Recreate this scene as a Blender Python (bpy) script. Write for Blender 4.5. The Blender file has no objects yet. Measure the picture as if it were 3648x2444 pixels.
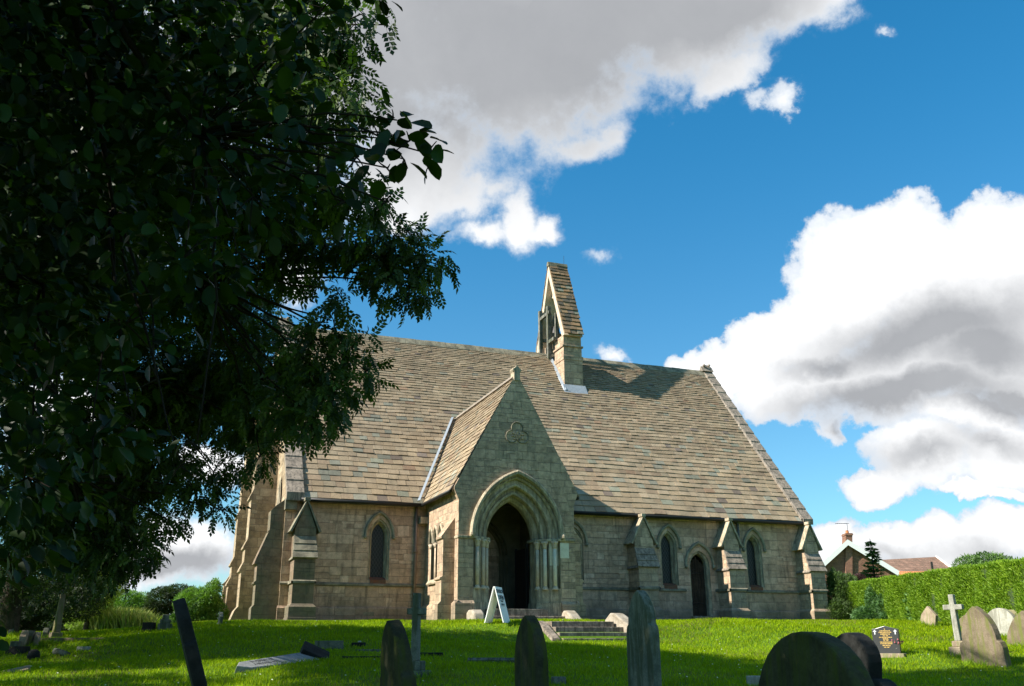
import bpy, math, random
import numpy as np
from mathutils import Vector, Matrix
random.seed(7); RNG = np.random.default_rng(11)
SC = bpy.context.scene; COL = SC.collection

# ------------------------------------------------------------------ camera
CX, CY, CZ = -7.143, -31.437, -0.633
YAW, PITCH, ROLL, FPX = 0.3618, 0.3140, -0.0041, 3284.5
def vec(*a): return np.array(a, float)
_F = vec(math.sin(YAW), math.cos(YAW), 0); _R = vec(math.cos(YAW), -math.sin(YAW), 0); _U = vec(0, 0, 1)
_F2 = _F*math.cos(PITCH)+_U*math.sin(PITCH); _U2 = _U*math.cos(PITCH)-_F*math.sin(PITCH)
_R3 = _R*math.cos(ROLL)+_U2*math.sin(ROLL); _U3 = _U2*math.cos(ROLL)-_R*math.sin(ROLL)
cd = bpy.data.cameras.new('camera'); cam = bpy.data.objects.new('camera', cd); COL.objects.link(cam)
cd.sensor_width = 36; cd.lens = FPX/3648*36; cd.clip_start = .05; cd.clip_end = 6000
M = Matrix(((_R3[0], _U3[0], -_F2[0]), (_R3[1], _U3[1], -_F2[1]), (_R3[2], _U3[2], -_F2[2]))).to_4x4()
cam.matrix_world = Matrix.Translation((CX, CY, CZ)) @ M
SC.camera = cam
def ray(px, py): return _F2+_R3*(px-1824)/FPX+_U3*(1222-py)/FPX
def P(px, py, s):
    """point seen at a place of the photograph, s metres ahead of the camera (measured level)"""
    d = ray(px, py); return vec(CX, CY, CZ)+d*s/(d@_F)
def L(lat, s, z=0): return vec(CX, CY, 0)+_R*lat+_F*s+vec(0, 0, z)

# ------------------------------------------------------------------ exposure, sun, sky
vs = SC.view_settings
SC.display_settings.display_device = 'sRGB'
vs.view_transform = 'Standard'; vs.look = 'None'; vs.exposure = 1.06; vs.gamma = 1.0; vs.use_curve_mapping = False
SUN_EL, SUN_BACK = math.radians(36.5), math.radians(.4)
SDIR = Vector((-math.cos(SUN_BACK)*math.cos(SUN_EL), math.sin(SUN_BACK)*math.cos(SUN_EL), math.sin(SUN_EL)))
sl = bpy.data.lights.new('sun', 'SUN'); sl.energy = 5.0; sl.angle = math.radians(.5); sl.color = (1, .94, .84)
so = bpy.data.objects.new('sun', sl); COL.objects.link(so)
so.rotation_euler = SDIR.to_track_quat('Z', 'Y').to_euler(); so.location = (-30, 0, 40)
SC.cycles.use_denoising = True
SC.cycles.max_bounces = 6; SC.cycles.transparent_max_bounces = 6
SC.cycles.diffuse_bounces = 3; SC.cycles.glossy_bounces = 2; SC.cycles.transmission_bounces = 3
SC.cycles.sample_clamp_indirect = 6

W = bpy.data.worlds.new('World'); SC.world = W; W.use_nodes = True
wt = W.node_tree; wt.nodes.clear()
class NT:
    """small node-building helper"""
    def __init__(s, t): s.t = t
    def n(s, typ, **k):
        nd = s.t.nodes.new(typ)
        for a, b in k.items(): setattr(nd, a, b)
        return nd
    def l(s, a, b): s.t.links.new(a, b)
    def put(s, sock, v):
        if isinstance(v, bpy.types.NodeSocket): s.l(v, sock)
        elif v is not None:
            if hasattr(sock.default_value, '__len__') and len(sock.default_value) == 4 and len(v) == 3: v = (*v, 1)
            sock.default_value = v
    def m(s, op, a, b=None, c=None, clamp=False):
        nd = s.n('ShaderNodeMath', operation=op, use_clamp=clamp)
        for i, v in enumerate((a, b, c)):
            if v is not None: s.put(nd.inputs[i], v)
        return nd.outputs[0]
    def v(s, op, a, b=None, sc=None):
        nd = s.n('ShaderNodeVectorMath', operation=op)
        s.put(nd.inputs[0], a)
        if b is not None: s.put(nd.inputs[1], b)
        if sc is not None: s.put(nd.inputs['Scale'], sc)
        return nd.outputs['Value'] if op in ('LENGTH', 'DOT_PRODUCT') else nd.outputs[0]
    def noise(s, vec, scale, detail=4, rough=.55, dist=0, dim='3D'):
        nd = s.n('ShaderNodeTexNoise', noise_dimensions=dim)
        if vec is not None: s.l(vec, nd.inputs['Vector'])
        s.put(nd.inputs['Scale'], scale); nd.inputs['Detail'].default_value = detail
        nd.inputs['Roughness'].default_value = rough; nd.inputs['Distortion'].default_value = dist
        return nd.outputs[0], nd.outputs[1]
    def ramp(s, fac, stops, interp='LINEAR'):
        nd = s.n('ShaderNodeValToRGB'); cr = nd.color_ramp; cr.interpolation = interp
        while len(cr.elements) < len(stops): cr.elements.new(.5)
        for e, (p, c) in zip(cr.elements, stops):
            e.position = p; e.color = (c, c, c, 1) if not hasattr(c, '__len__') else (*c[:3], 1)
        s.put(nd.inputs[0], fac); return nd.outputs[0]
    def mix(s, f, a, b, mode='MIX', clamp=False):
        nd = s.n('ShaderNodeMix', data_type='RGBA', blend_type=mode, clamp_result=clamp)
        s.put(nd.inputs[0], f); s.put(nd.inputs[6], a); s.put(nd.inputs[7], b); return nd.outputs[2]
    def smooth(s, v, a, b, lo=0., hi=1.):
        nd = s.n('ShaderNodeMapRange', interpolation_type='SMOOTHSTEP')
        s.put(nd.inputs[0], v)
        for i, q in enumerate((a, b, lo, hi)): nd.inputs[1+i].default_value = q
        return nd.outputs[0]

w = NT(wt)
sky = w.n('ShaderNodeTexSky', sky_type='NISHITA', sun_disc=False)
sky.sun_elevation = SUN_EL; sky.sun_rotation = math.atan2(SDIR.x, SDIR.y) % (2*math.pi)
sky.altitude = 100; sky.air_density = 1.0; sky.dust_density = .4; sky.ozone_density = 3.0
tc = w.n('ShaderNodeTexCoord'); D0 = tc.outputs['Generated']
_, nc = w.noise(D0, 5.0, 8, .6)
_, nc2 = w.noise(D0, 24.0, 6, .6)
warp = w.v('SCALE', w.v('SUBTRACT', nc, (.5, .5, .5)), sc=.10)
warp2 = w.v('SCALE', w.v('SUBTRACT', nc2, (.5, .5, .5)), sc=.030)
D1 = w.v('ADD', w.v('ADD', D0, warp), warp2)
def unit(px, py): d = ray(px, py); return d/np.linalg.norm(d)
def blob(vecsock, px, py, rx, ry, ang=0, st=1.0):
    """an elliptic patch of sky round one direction: 1 at its centre, 0 at its rim"""
    a = math.radians(ang); c = unit(px, py)
    e1 = unit(px+rx*math.cos(a), py+rx*math.sin(a))-c; e2 = unit(px-ry*math.sin(a), py+ry*math.cos(a))-c
    r1, r2 = np.linalg.norm(e1), np.linalg.norm(e2)
    t1 = e1/r1; t1 = t1-c*(t1@c); t1 /= np.linalg.norm(t1); t3 = c; t2 = np.cross(t3, t1)
    mp = w.n('ShaderNodeMapping', vector_type='TEXTURE')
    w.l(vecsock, mp.inputs[0])
    mp.inputs['Location'].default_value = tuple(c)
    mp.inputs['Rotation'].default_value = Matrix(np.stack([t1, t2, t3], 1).tolist()).to_euler()
    mp.inputs['Scale'].default_value = (r1, r2, 1.0)
    return w.m('MULTIPLY', w.m('SUBTRACT', 1.0, w.v('LENGTH', mp.outputs[0])), st)
def union(socks):
    o = socks[0]
    for q in socks[1:]: o = w.m('SMOOTH_MAX', o, q, .12)
    return o
COVER = [(1250, -50, 900, 860, 0), (1900, 40, 720, 520, -12), (2350, 0, 640, 400, -12), (2800, -60, 420, 230, -15), (1480, 640, 260, 230, 0),
         (2560, 290, 210, 90, -28, .7), (2760, 370, 120, 80, -10, .45), (2130, 480, 200, 80, -15, .45), (1640, 720, 190, 90, -10, .6), (1830, 790, 80, 110, 10, .62), (1700, 835, 110, 50, 0, .45), (1930, 815, 75, 50, 0, .5),
         (1080, 1000, 130, 95, 0, .7), (1450, 780, 120, 130, 0), (2150, 920, 55, 32, 0, .22), (2170, 1270, 60, 36, 0, .35), (3180, 115, 40, 30, 0, .2),
         (620, 2000, 300, 150, 0), (760, 1680, 190, 90, 0), (300, 1500, 300, 200, 0), (300, 800, 400, 300, 0),
         (3120, 960, 400, 230, 0), (3560, 930, 340, 230, -15), (2880, 1180, 330, 230, -35), (2610, 1300, 300, 120, -8), (2780, 1140, 250, 120, -35), (3050, 1080, 420, 220, -20),
         (3250, 1330, 620, 230, -6), (3400, 1130, 420, 200, -6), (2800, 1380, 260, 140, 0), (3700, 1250, 400, 350, 0),
         (3000, 1540, 70, 80, 0, .5), (3150, 1740, 200, 75, -8), (3330, 1640, 280, 150, -8), (3600, 1620, 260, 160, -10), (3500, 1500, 220, 90, 0), (3500, 1760, 230, 35, 0),
         (2980, 1990, 150, 130, 0), (3190, 1960, 170, 100, 0), (3420, 1990, 300, 130, 0), (3620, 1900, 200, 120, 0), (2700, 2150, 900, 90, 0), (1300, 2260, 1600, 90, 0)]
GREY = [(1450, 220, 1150, 600, -6), (2050, 120, 820, 430, -12), (2500, 40, 620, 260, -15), (1500, 480, 300, 130, -25),
        (3350, 1190, 560, 130, -10, .85), (3560, 1240, 330, 150, -8, .85), (3250, 1410, 640, 110, -6, 1.0), (3000, 1290, 260, 60, -10, .7), (3050, 1530, 90, 60, 0), (3600, 1430, 300, 90, -5),
        (3330, 1650, 260, 60, -6, .5), (3560, 1590, 200, 60, 0, .5), (620, 2030, 300, 75, 0), (3250, 2010, 220, 50, 0, .4), (3560, 2010, 200, 60, 0, .4),
        (3000, 1850, 120, 25, 0)]
fb, _ = w.noise(D0, 9.0, 12, .62)
fb2, _ = w.noise(D0, 3.5, 6, .55, .4)
cov = union([blob(D1, *b) for b in COVER])
fh, _ = w.noise(D0, 30.0, 8, .65)
cov = w.m('ADD', cov, w.m('ADD', w.m('MULTIPLY', w.m('SUBTRACT', fb, .5), 1.25), w.m('MULTIPLY', w.m('SUBTRACT', fh, .5), .5)))
# broken cloud over the rest of the sky, beyond the view
fwd = w.v('DOT_PRODUCT', w.v('NORMALIZE', D0), tuple(_F2))
rest = w.m('SUBTRACT', w.m('ADD', w.m('MULTIPLY', w.m('SUBTRACT', fb2, .5), 3.0), -.12), w.smooth(fwd, .55, .80, 0, 2.5))
cov = w.m('MAXIMUM', cov, rest)
crisp = w.smooth(w.v('DOT_PRODUCT', w.v('NORMALIZE', D0), tuple(unit(3300, 1250))), .93, .97)
mask = w.mix(crisp, w.smooth(cov, -.06, .36), w.smooth(cov, .02, .17))
gre = union([blob(D1, *b) for b in GREY])
gre = w.m('MINIMUM', gre, .62); gre = w.m('ADD', gre, w.m('ADD', w.m('MULTIPLY', w.m('SUBTRACT', fb2, .5), .45), w.m('MULTIPLY', w.m('SUBTRACT', fb, .5), .22)))
gm = w.smooth(gre, -.55, .85)
thin = w.smooth(cov, .02, .50)
ccol = w.mix(w.m('MULTIPLY', gm, 1.0), (.60, .605, .61), (.185, .192, .205))
ccol = w.mix(thin, (.34, .38, .43), ccol)
szz = w.n('ShaderNodeSeparateXYZ'); w.l(D0, szz.inputs[0])
skyc = w.mix(1.0, sky.outputs[0], w.mix(w.smooth(szz.outputs[2], .05, .6), (.050, .077, .080), (.016, .078, .094)), 'MULTIPLY')   # a clear, polarised blue at background strength near 0.1
allc = w.mix(mask, skyc, ccol)
bg = w.n('ShaderNodeBackground'); w.l(allc, bg.inputs[0]); bg.inputs[1].default_value = 1.0
wo = w.n('ShaderNodeOutputWorld'); w.l(bg.outputs[0], wo.inputs[0])
W.cycles.sampling_method = 'MANUAL'; W.cycles.sample_map_resolution = 512

# ------------------------------------------------------------------ materials
def newmat(name):
    m = bpy.data.materials.new(name); m.use_nodes = True; t = m.node_tree; t.nodes.clear()
    k = NT(t); b = k.n('ShaderNodeBsdfPrincipled'); o = k.n('ShaderNodeOutputMaterial'); k.l(b.outputs[0], o.inputs[0])
    return m, k, b, o
def bump(k, b, h, dist, strength=1.0):
    n = k.n('ShaderNodeBump'); n.inputs['Distance'].default_value = dist; n.inputs['Strength'].default_value = strength
    k.l(h, n.inputs['Height']); k.l(n.outputs[0], b.inputs['Normal'])
def wallcoords(k):
    g = k.n('ShaderNodeNewGeometry'); sp = k.n('ShaderNodeSeparateXYZ'); k.l(g.outputs['Position'], sp.inputs[0])
    sn = k.n('ShaderNodeSeparateXYZ'); k.l(g.outputs['True Normal'], sn.inputs[0])
    side = k.m('GREATER_THAN', k.m('ABSOLUTE', sn.outputs[0]), .7)
    u = k.m('ADD', k.m('MULTIPLY', side, sp.outputs[1]), k.m('MULTIPLY', k.m('SUBTRACT', 1, side), sp.outputs[0]))
    return g.outputs['Position'], u, sp.outputs[2]
def ashlar(name, pal, bw=.56, bh=.29, mortar=.008, mcol=(.23, .20, .15), stain=.55, rough=.9, offs=0., green=.0, two=True):
    m, k, b, o = newmat(name); pos, u, z = wallcoords(k)
    zz = k.m('ADD', z, k.m('MULTIPLY', k.m('SINE', k.m('MULTIPLY', z, 3.1)), .07))
    zz = k.m('ADD', zz, k.m('MULTIPLY', k.noise(pos, 2.2, 2)[0], .025))
    row = k.m('FLOOR', k.m('DIVIDE', zz, bh))
    uu = k.m('ADD', u, k.m('MULTIPLY', k.m('SINE', k.m('ADD', k.m('MULTIPLY', u, 3.7), k.m('MULTIPLY', row, 2.3))), .13))
    uu = k.m('ADD', uu, k.m('ADD', k.m('MULTIPLY', row, .37), offs))
    cv = k.n('ShaderNodeCombineXYZ'); k.l(uu, cv.inputs[0]); k.l(zz, cv.inputs[1]); outs = []
    for f_ in (1.0, .66):
        br = k.n('ShaderNodeTexBrick'); k.l(cv.outputs[0], br.inputs['Vector'])
        for q, v_ in (('Scale', 1), ('Mortar Size', mortar), ('Mortar Smooth', .4), ('Bias', 0), ('Brick Width', bw*f_), ('Row Height', bh*f_)): br.inputs[q].default_value = v_
        br.inputs['Color1'].default_value = (0, 0, 0, 1); br.inputs['Color2'].default_value = (1, 1, 1, 1); br.inputs['Mortar'].default_value = (.5, .5, .5, 1); outs.append(br)
    cells = k.n('ShaderNodeCombineXYZ'); k.l(k.m('FLOOR', k.m('DIVIDE', uu, bw*2)), cells.inputs[0]); k.l(k.m('FLOOR', k.m('DIVIDE', zz, bh*2)), cells.inputs[1])
    wn = k.n('ShaderNodeTexWhiteNoise'); k.l(cells.outputs[0], wn.inputs['Vector'])
    sel = k.m('GREATER_THAN', wn.outputs[0], .62) if two else 0.0
    bcol = k.mix(sel, outs[0].outputs['Color'], outs[1].outputs['Color']); bfac = k.m('ADD', k.m('MULTIPLY', sel, outs[1].outputs['Fac']), k.m('MULTIPLY', k.m('SUBTRACT', 1.0, sel), outs[0].outputs['Fac']))
    n = len(pal); c = k.ramp(bcol, [(i/n, pal[i]) for i in range(n)], 'LINEAR')
    f1, _ = k.noise(pos, .9, 5, .6); f2, _ = k.noise(pos, 26, 5, .7); f3, _ = k.noise(pos, 5.5, 6, .65)
    sc = k.n('ShaderNodeMapping'); k.l(pos, sc.inputs[0]); sc.inputs['Scale'].default_value = (4, 4, .5)
    f4, _ = k.noise(sc.outputs[0], 1.4, 4, .6)
    c = k.mix(1, c, k.ramp(f1, [(.25, .72), (.7, 1.22)]), 'MULTIPLY')
    c = k.mix(1, c, k.ramp(f3, [(.3, .62), (.5, .98), (.75, 1.25)]), 'MULTIPLY')
    c = k.mix(1, c, k.ramp(f2, [(.3, .80), (.7, 1.15)]), 'MULTIPLY')
    c = k.mix(k.m('MULTIPLY', k.smooth(f4, .52, .72), stain), c, (.075, .07, .055))
    damp = k.m('MULTIPLY', k.smooth(k.m('ADD', z, k.m('MULTIPLY', f1, 1.6)), 1.75, .95), .55)
    if two:
        c = k.mix(damp, c, (.13, .12, .09)); f7, _ = k.noise(pos, 2.0, 6, .7); c = k.mix(k.m('MULTIPLY', k.smooth(f7, .55, .75), .5), c, (.21, .20, .14))
    if green: c = k.mix(k.m('MULTIPLY', k.smooth(f1, .42, .62), green), c, (.105, .115, .07))
    c = k.mix(k.m('MULTIPLY', bfac, .55), c, k.mix(k.smooth(f1, .4, .6), mcol, tuple(x*.35 for x in mcol)))
    k.l(c, b.inputs['Base Color']); b.inputs['Roughness'].default_value = rough; b.inputs['Specular IOR Level'].default_value = .15
    h = k.m('ADD', k.m('MULTIPLY', bfac, -.9), k.m('ADD', k.m('MULTIPLY', f3, .8), k.m('MULTIPLY', f2, .45)))
    bump(k, b, h, .016); return m
def plain_stone(name, c1, c2, scale=3, rough=.9, streak=None, bd=.01, spec=.15, grain=.25):
    m, k, b, o = newmat(name); g = k.n('ShaderNodeNewGeometry'); pos = g.outputs['Position']
    f, _ = k.noise(pos, scale, 6, .65); f2, _ = k.noise(pos, 45, 4, .7)
    c = k.mix(k.smooth(f, .35, .65), c1, c2)
    c = k.mix(1, c, k.ramp(f2, [(.3, 1-grain), (.7, 1+grain)]), 'MULTIPLY')
    if streak:
        sc = k.n('ShaderNodeMapping'); k.l(pos, sc.inputs[0]); sc.inputs['Scale'].default_value = (9, 9, .9)
        f4, _ = k.noise(sc.outputs[0], 1.3, 5, .6); c = k.mix(k.m('MULTIPLY', k.smooth(f4, .46, .62), .85), c, streak)
    k.l(c, b.inputs['Base Color']); b.inputs['Roughness'].default_value = rough; b.inputs['Specular IOR Level'].default_value = spec
    bump(k, b, k.m('ADD', f, k.m('MULTIPLY', f2, .4)), bd); return m
def flat(name, c, rough=.6, metal=0, spec=.3, var=.15, scale=8):
    m, k, b, o = newmat(name); g = k.n('ShaderNodeNewGeometry'); f, _ = k.noise(g.outputs['Position'], scale, 5, .6)
    k.l(k.mix(1, c, k.ramp(f, [(.3, 1-var), (.7, 1+var)]), 'MULTIPLY'), b.inputs['Base Color'])
    b.inputs['Roughness'].default_value = rough; b.inputs['Metallic'].default_value = metal; b.inputs['Specular IOR Level'].default_value = spec
    return m
def attr_mat(name, rough=.85, spec=.2, bd=.006, fs=30, trans=0, tcol=(1, 1, 1), var=.18, lowvar=True):
    m, k, b, o = newmat(name); a = k.n('ShaderNodeAttribute', attribute_name='Col'); c = a.outputs['Color']
    g = k.n('ShaderNodeNewGeometry')
    if lowvar:
        f, _ = k.noise(g.outputs['Position'], 1.1, 4, .6); f2, _ = k.noise(g.outputs['Position'], fs, 4, .65)
        mp = k.n('ShaderNodeMapping'); k.l(g.outputs['Position'], mp.inputs[0]); mp.inputs['Scale'].default_value = (2.6, .35, .35); f5, _ = k.noise(mp.outputs[0], 1.6, 5, .6)
        c = k.mix(k.m('MULTIPLY', k.smooth(f5, .50, .74), .38), c, (.13, .105, .075)); f6, _ = k.noise(g.outputs['Position'], 3.4, 5, .7); c = k.mix(k.m('MULTIPLY', k.smooth(f6, .60, .78), .30), c, (.30, .31, .23))
        c = k.mix(1, c, k.ramp(f, [(.3, 1-var), (.7, 1+var)]), 'MULTIPLY')
        c = k.mix(1, c, k.ramp(f2, [(.3, .78), (.7, 1.18)]), 'MULTIPLY')
        if bd: bump(k, b, f2, bd)
    k.l(c, b.inputs['Base Color']); b.inputs['Roughness'].default_value = rough; b.inputs['Specular IOR Level'].default_value = spec
    if trans:
        t = k.n('ShaderNodeBsdfTranslucent'); k.l(k.mix(1, c, tcol, 'MULTIPLY'), t.inputs[0])
        mx = k.n('ShaderNodeMixShader'); mx.inputs[0].default_value = trans
        k.l(b.outputs[0], mx.inputs[1]); k.l(t.outputs[0], mx.inputs[2]); k.l(mx.outputs[0], o.inputs[0])
    return m
MT = {}
BR = [(0.401, 0.27, 0.185), (0.514, 0.345, 0.238), (0.571, 0.387, 0.265), (0.469, 0.312, 0.217), (0.616, 0.424, 0.3), (0.532, 0.363, 0.252), (0.389, 0.272, 0.194), (0.638, 0.454, 0.327)]
GR = [(0.318, 0.234, 0.163), (0.444, 0.316, 0.211), (0.52, 0.368, 0.25), (0.366, 0.257, 0.18), (0.597, 0.422, 0.288), (0.458, 0.316, 0.208), (0.489, 0.351, 0.24)]
MT['wall'] = ashlar('nave_ashlar', BR, mcol=(.21, .18, .13))
MT['wallg'] = ashlar('porch_ashlar', GR, .42, .25, stain=.35, offs=.2, green=.15)
MT['butt'] = ashlar('buttress_ashlar', GR, .40, .28, stain=.3, offs=.4, green=.15)
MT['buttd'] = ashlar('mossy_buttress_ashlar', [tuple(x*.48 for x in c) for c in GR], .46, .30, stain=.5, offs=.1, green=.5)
MT['brown'] = ashlar('west_ashlar', [(.30, .22, .13), (.40, .30, .19), (.26, .19, .12), (.46, .36, .24), (.36, .27, .17)], .45, .30, stain=.5)
MT['trim'] = plain_stone('dressed_stone', (.31, .25, .17), (.48, .40, .28), 4, streak=(.17, .15, .11))
MT['darktrim'] = plain_stone('weathered_trim', (.12, .11, .08), (.27, .24, .17), 3)
MT['hood'] = plain_stone('weathered_hood_stone', (.19, .17, .12), (.33, .29, .21), 4)
MT['cope'] = plain_stone('coping_stone', (.20, .165, .13), (.33, .27, .21), 4, streak=(.12, .105, .085))
MT['newstone_lit'] = plain_stone('skylit_new_stone', (.60, .54, .42), (.70, .64, .51), 6, bd=.003, grain=.08)
MT['colstone'] = plain_stone('shaft_stone', (.47, .37, .27), (.58, .47, .35), 5, bd=.004, grain=.12)
MT['archstone'] = plain_stone('arch_stone', (.33, .26, .18), (.50, .41, .29), 4, streak=(.20, .17, .12), grain=.2)
MT['inner'] = plain_stone('porch_inner_stone', (.20, .15, .10), (.27, .21, .14), 2.5)
MT['step'] = plain_stone('step_stone', (.16, .13, .10), (.32, .26, .20), 8, streak=(.10, .085, .065))
MT['kerb'] = plain_stone('pale_kerb_stone', (.26, .22, .165), (.38, .33, .26), 6)
MT['slate'] = attr_mat('stone_slates', .85, .2, .012, 26)
MT['lead'] = flat('lead_flashing', (.30, .33, .36), .5, .1)
MT['iron'] = flat('black_gutter_iron', (.018, .017, .015), .5)
MT['pipe'] = flat('brown_downpipe_paint', (.22, .15, .11), .6)
MT['gpipe'] = flat('grey_downpipe_paint', (.13, .125, .11), .6)
MT['wood'] = plain_stone('dark_door_wood', (.030, .021, .014), (.055, .040, .028), 3, .7, streak=(.015, .011, .008))
MT['timber'] = plain_stone('weathered_bellcote_timber', (.10, .095, .08), (.21, .20, .17), 5, streak=(.07, .075, .04))
MT['black'] = flat('black_iron_and_doorway_dark', (.006, .006, .007), .5)
MT['red'] = plain_stone('red_sill_tile', (.20, .075, .045), (.14, .09, .06), 12)
m, k, b, o = newmat('leaded_glass'); pos, u, z = wallcoords(k)
d1 = k.m('ABSOLUTE', k.m('SUBTRACT', k.m('FRACT', k.m('MULTIPLY', k.m('ADD', u, k.m('MULTIPLY', z, .62)), 9)), .5))
d2 = k.m('ABSOLUTE', k.m('SUBTRACT', k.m('FRACT', k.m('MULTIPLY', k.m('SUBTRACT', u, k.m('MULTIPLY', z, .62)), 9)), .5))
ln = k.m('GREATER_THAN', k.m('MAXIMUM', d1, d2), .44)
k.l(k.mix(ln, (.006, .007, .008), (.07, .07, .065)), b.inputs['Base Color']); k.l(k.m('ADD', k.m('MULTIPLY', ln, .4), .28), b.inputs['Roughness']); b.inputs['Specular IOR Level'].default_value = .25
bump(k, b, k.noise(pos, 7, 2)[0], .01); MT['glass'] = m
MT['gmoss'] = plain_stone('mossy_dark_headstone', (.026, .026, .014), (.050, .048, .026), 5, streak=(.050, .060, .010), bd=.006)
MT['gdark'] = plain_stone('blackened_headstone', (.013, .013, .012), (.026, .026, .024), 6, bd=.004)
MT['ggrey'] = plain_stone('grey_headstone', (.085, .095, .075), (.16, .165, .13), 5, streak=(.055, .065, .035), bd=.006)
MT['gpale'] = plain_stone('pale_grey_granite', (.20, .205, .20), (.28, .28, .27), 9, bd=.003)
MT['gbrown'] = plain_stone('brown_mossy_sandstone', (.13, .10, .065), (.20, .155, .105), 4, streak=(.13, .14, .035), bd=.008)
MT['gtan'] = plain_stone('tan_sandstone', (.24, .18, .125), (.33, .26, .185), 5, streak=(.20, .19, .09))
MT['gwhite'] = plain_stone('pale_limestone', (.28, .27, .22), (.38, .36, .30), 6, streak=(.20, .19, .15))
MT['granite'] = flat('polished_dark_granite', (.045, .042, .042), .25, 0, .5, .3, 90)
MT['gold'] = flat('gilt_lettering', (.62, .40, .12), .5, 0, .3)
MT['white'] = flat('white_paint', (.78, .78, .74), .5, 0, .3, .04)
MT['sign'] = flat('pale_sign_board', (.50, .53, .50), .5, 0, .3, .05)
MT['text'] = flat('grey_sign_lettering', (.06, .08, .085), .6)
MT['brick'] = ashlar('red_brick', [(.26, .13, .085), (.31, .16, .105), (.23, .115, .08)], .24, .085, .008, (.30, .24, .19), .1, two=False)
MT['tile'] = ashlar('brown_roof_tiles', [(.22, .13, .09), (.26, .155, .11), (.19, .12, .085)], .3, .22, .012, (.10, .07, .05), .1, two=False)
MT['orange'] = ashlar('orange_roof_tiles', [(.50, .17, .07), (.56, .21, .09)], .28, .22, .02, (.2, .08, .04), 0, two=False)
MT['bark'] = plain_stone('tree_bark', (.035, .027, .018), (.075, .058, .040), 6, streak=(.03, .034, .015), bd=.03)
MT['twig'] = flat('dark_twig_bark', (.014, .011, .008), .9, 0, .1)
MT['soil'] = plain_stone('dry_soil', (.16, .12, .08), (.24, .19, .13), 8)
MT['flower'] = flat('faded_flowers', (.42, .12, .13), .8)
MT['leaf_near'] = attr_mat('glossy_round_leaves', .46, .16, 0, 30, .16, (1.1, 1.5, .35), lowvar=False)
MT['leaf'] = attr_mat('ash_leaflets', .5, .3, 0, 30, .35, (1.2, 1.5, .4), lowvar=False)
MT['bush'] = attr_mat('bush_leaves', .55, .25, 0, 30, .35, (1.2, 1.4, .5), lowvar=False)
MT['grass'] = attr_mat('grass_blades', .7, .05, 0, 30, .38, (1.15, 1.25, .5), lowvar=False)
m, k, b, o = newmat('turf'); g = k.n('ShaderNodeNewGeometry'); pos = g.outputs['Position']
f, _ = k.noise(pos, .55, 6, .6); f2, _ = k.noise(pos, 22, 5, .7); f3, _ = k.noise(pos, 2.6, 4, .6)
c = k.mix(k.smooth(f, .3, .7), (.07, .145, .008), (.12, .21, .014))
c = k.mix(k.smooth(f3, .62, .78), c, (.15, .14, .045)); c = k.mix(1, c, k.ramp(f2, [(.3, .6), (.7, 1.35)]), 'MULTIPLY')
k.l(c, b.inputs['Base Color']); b.inputs['Roughness'].default_value = .9; b.inputs['Specular IOR Level'].default_value = .1
bump(k, b, f2, .05); MT['turf'] = m

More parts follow.
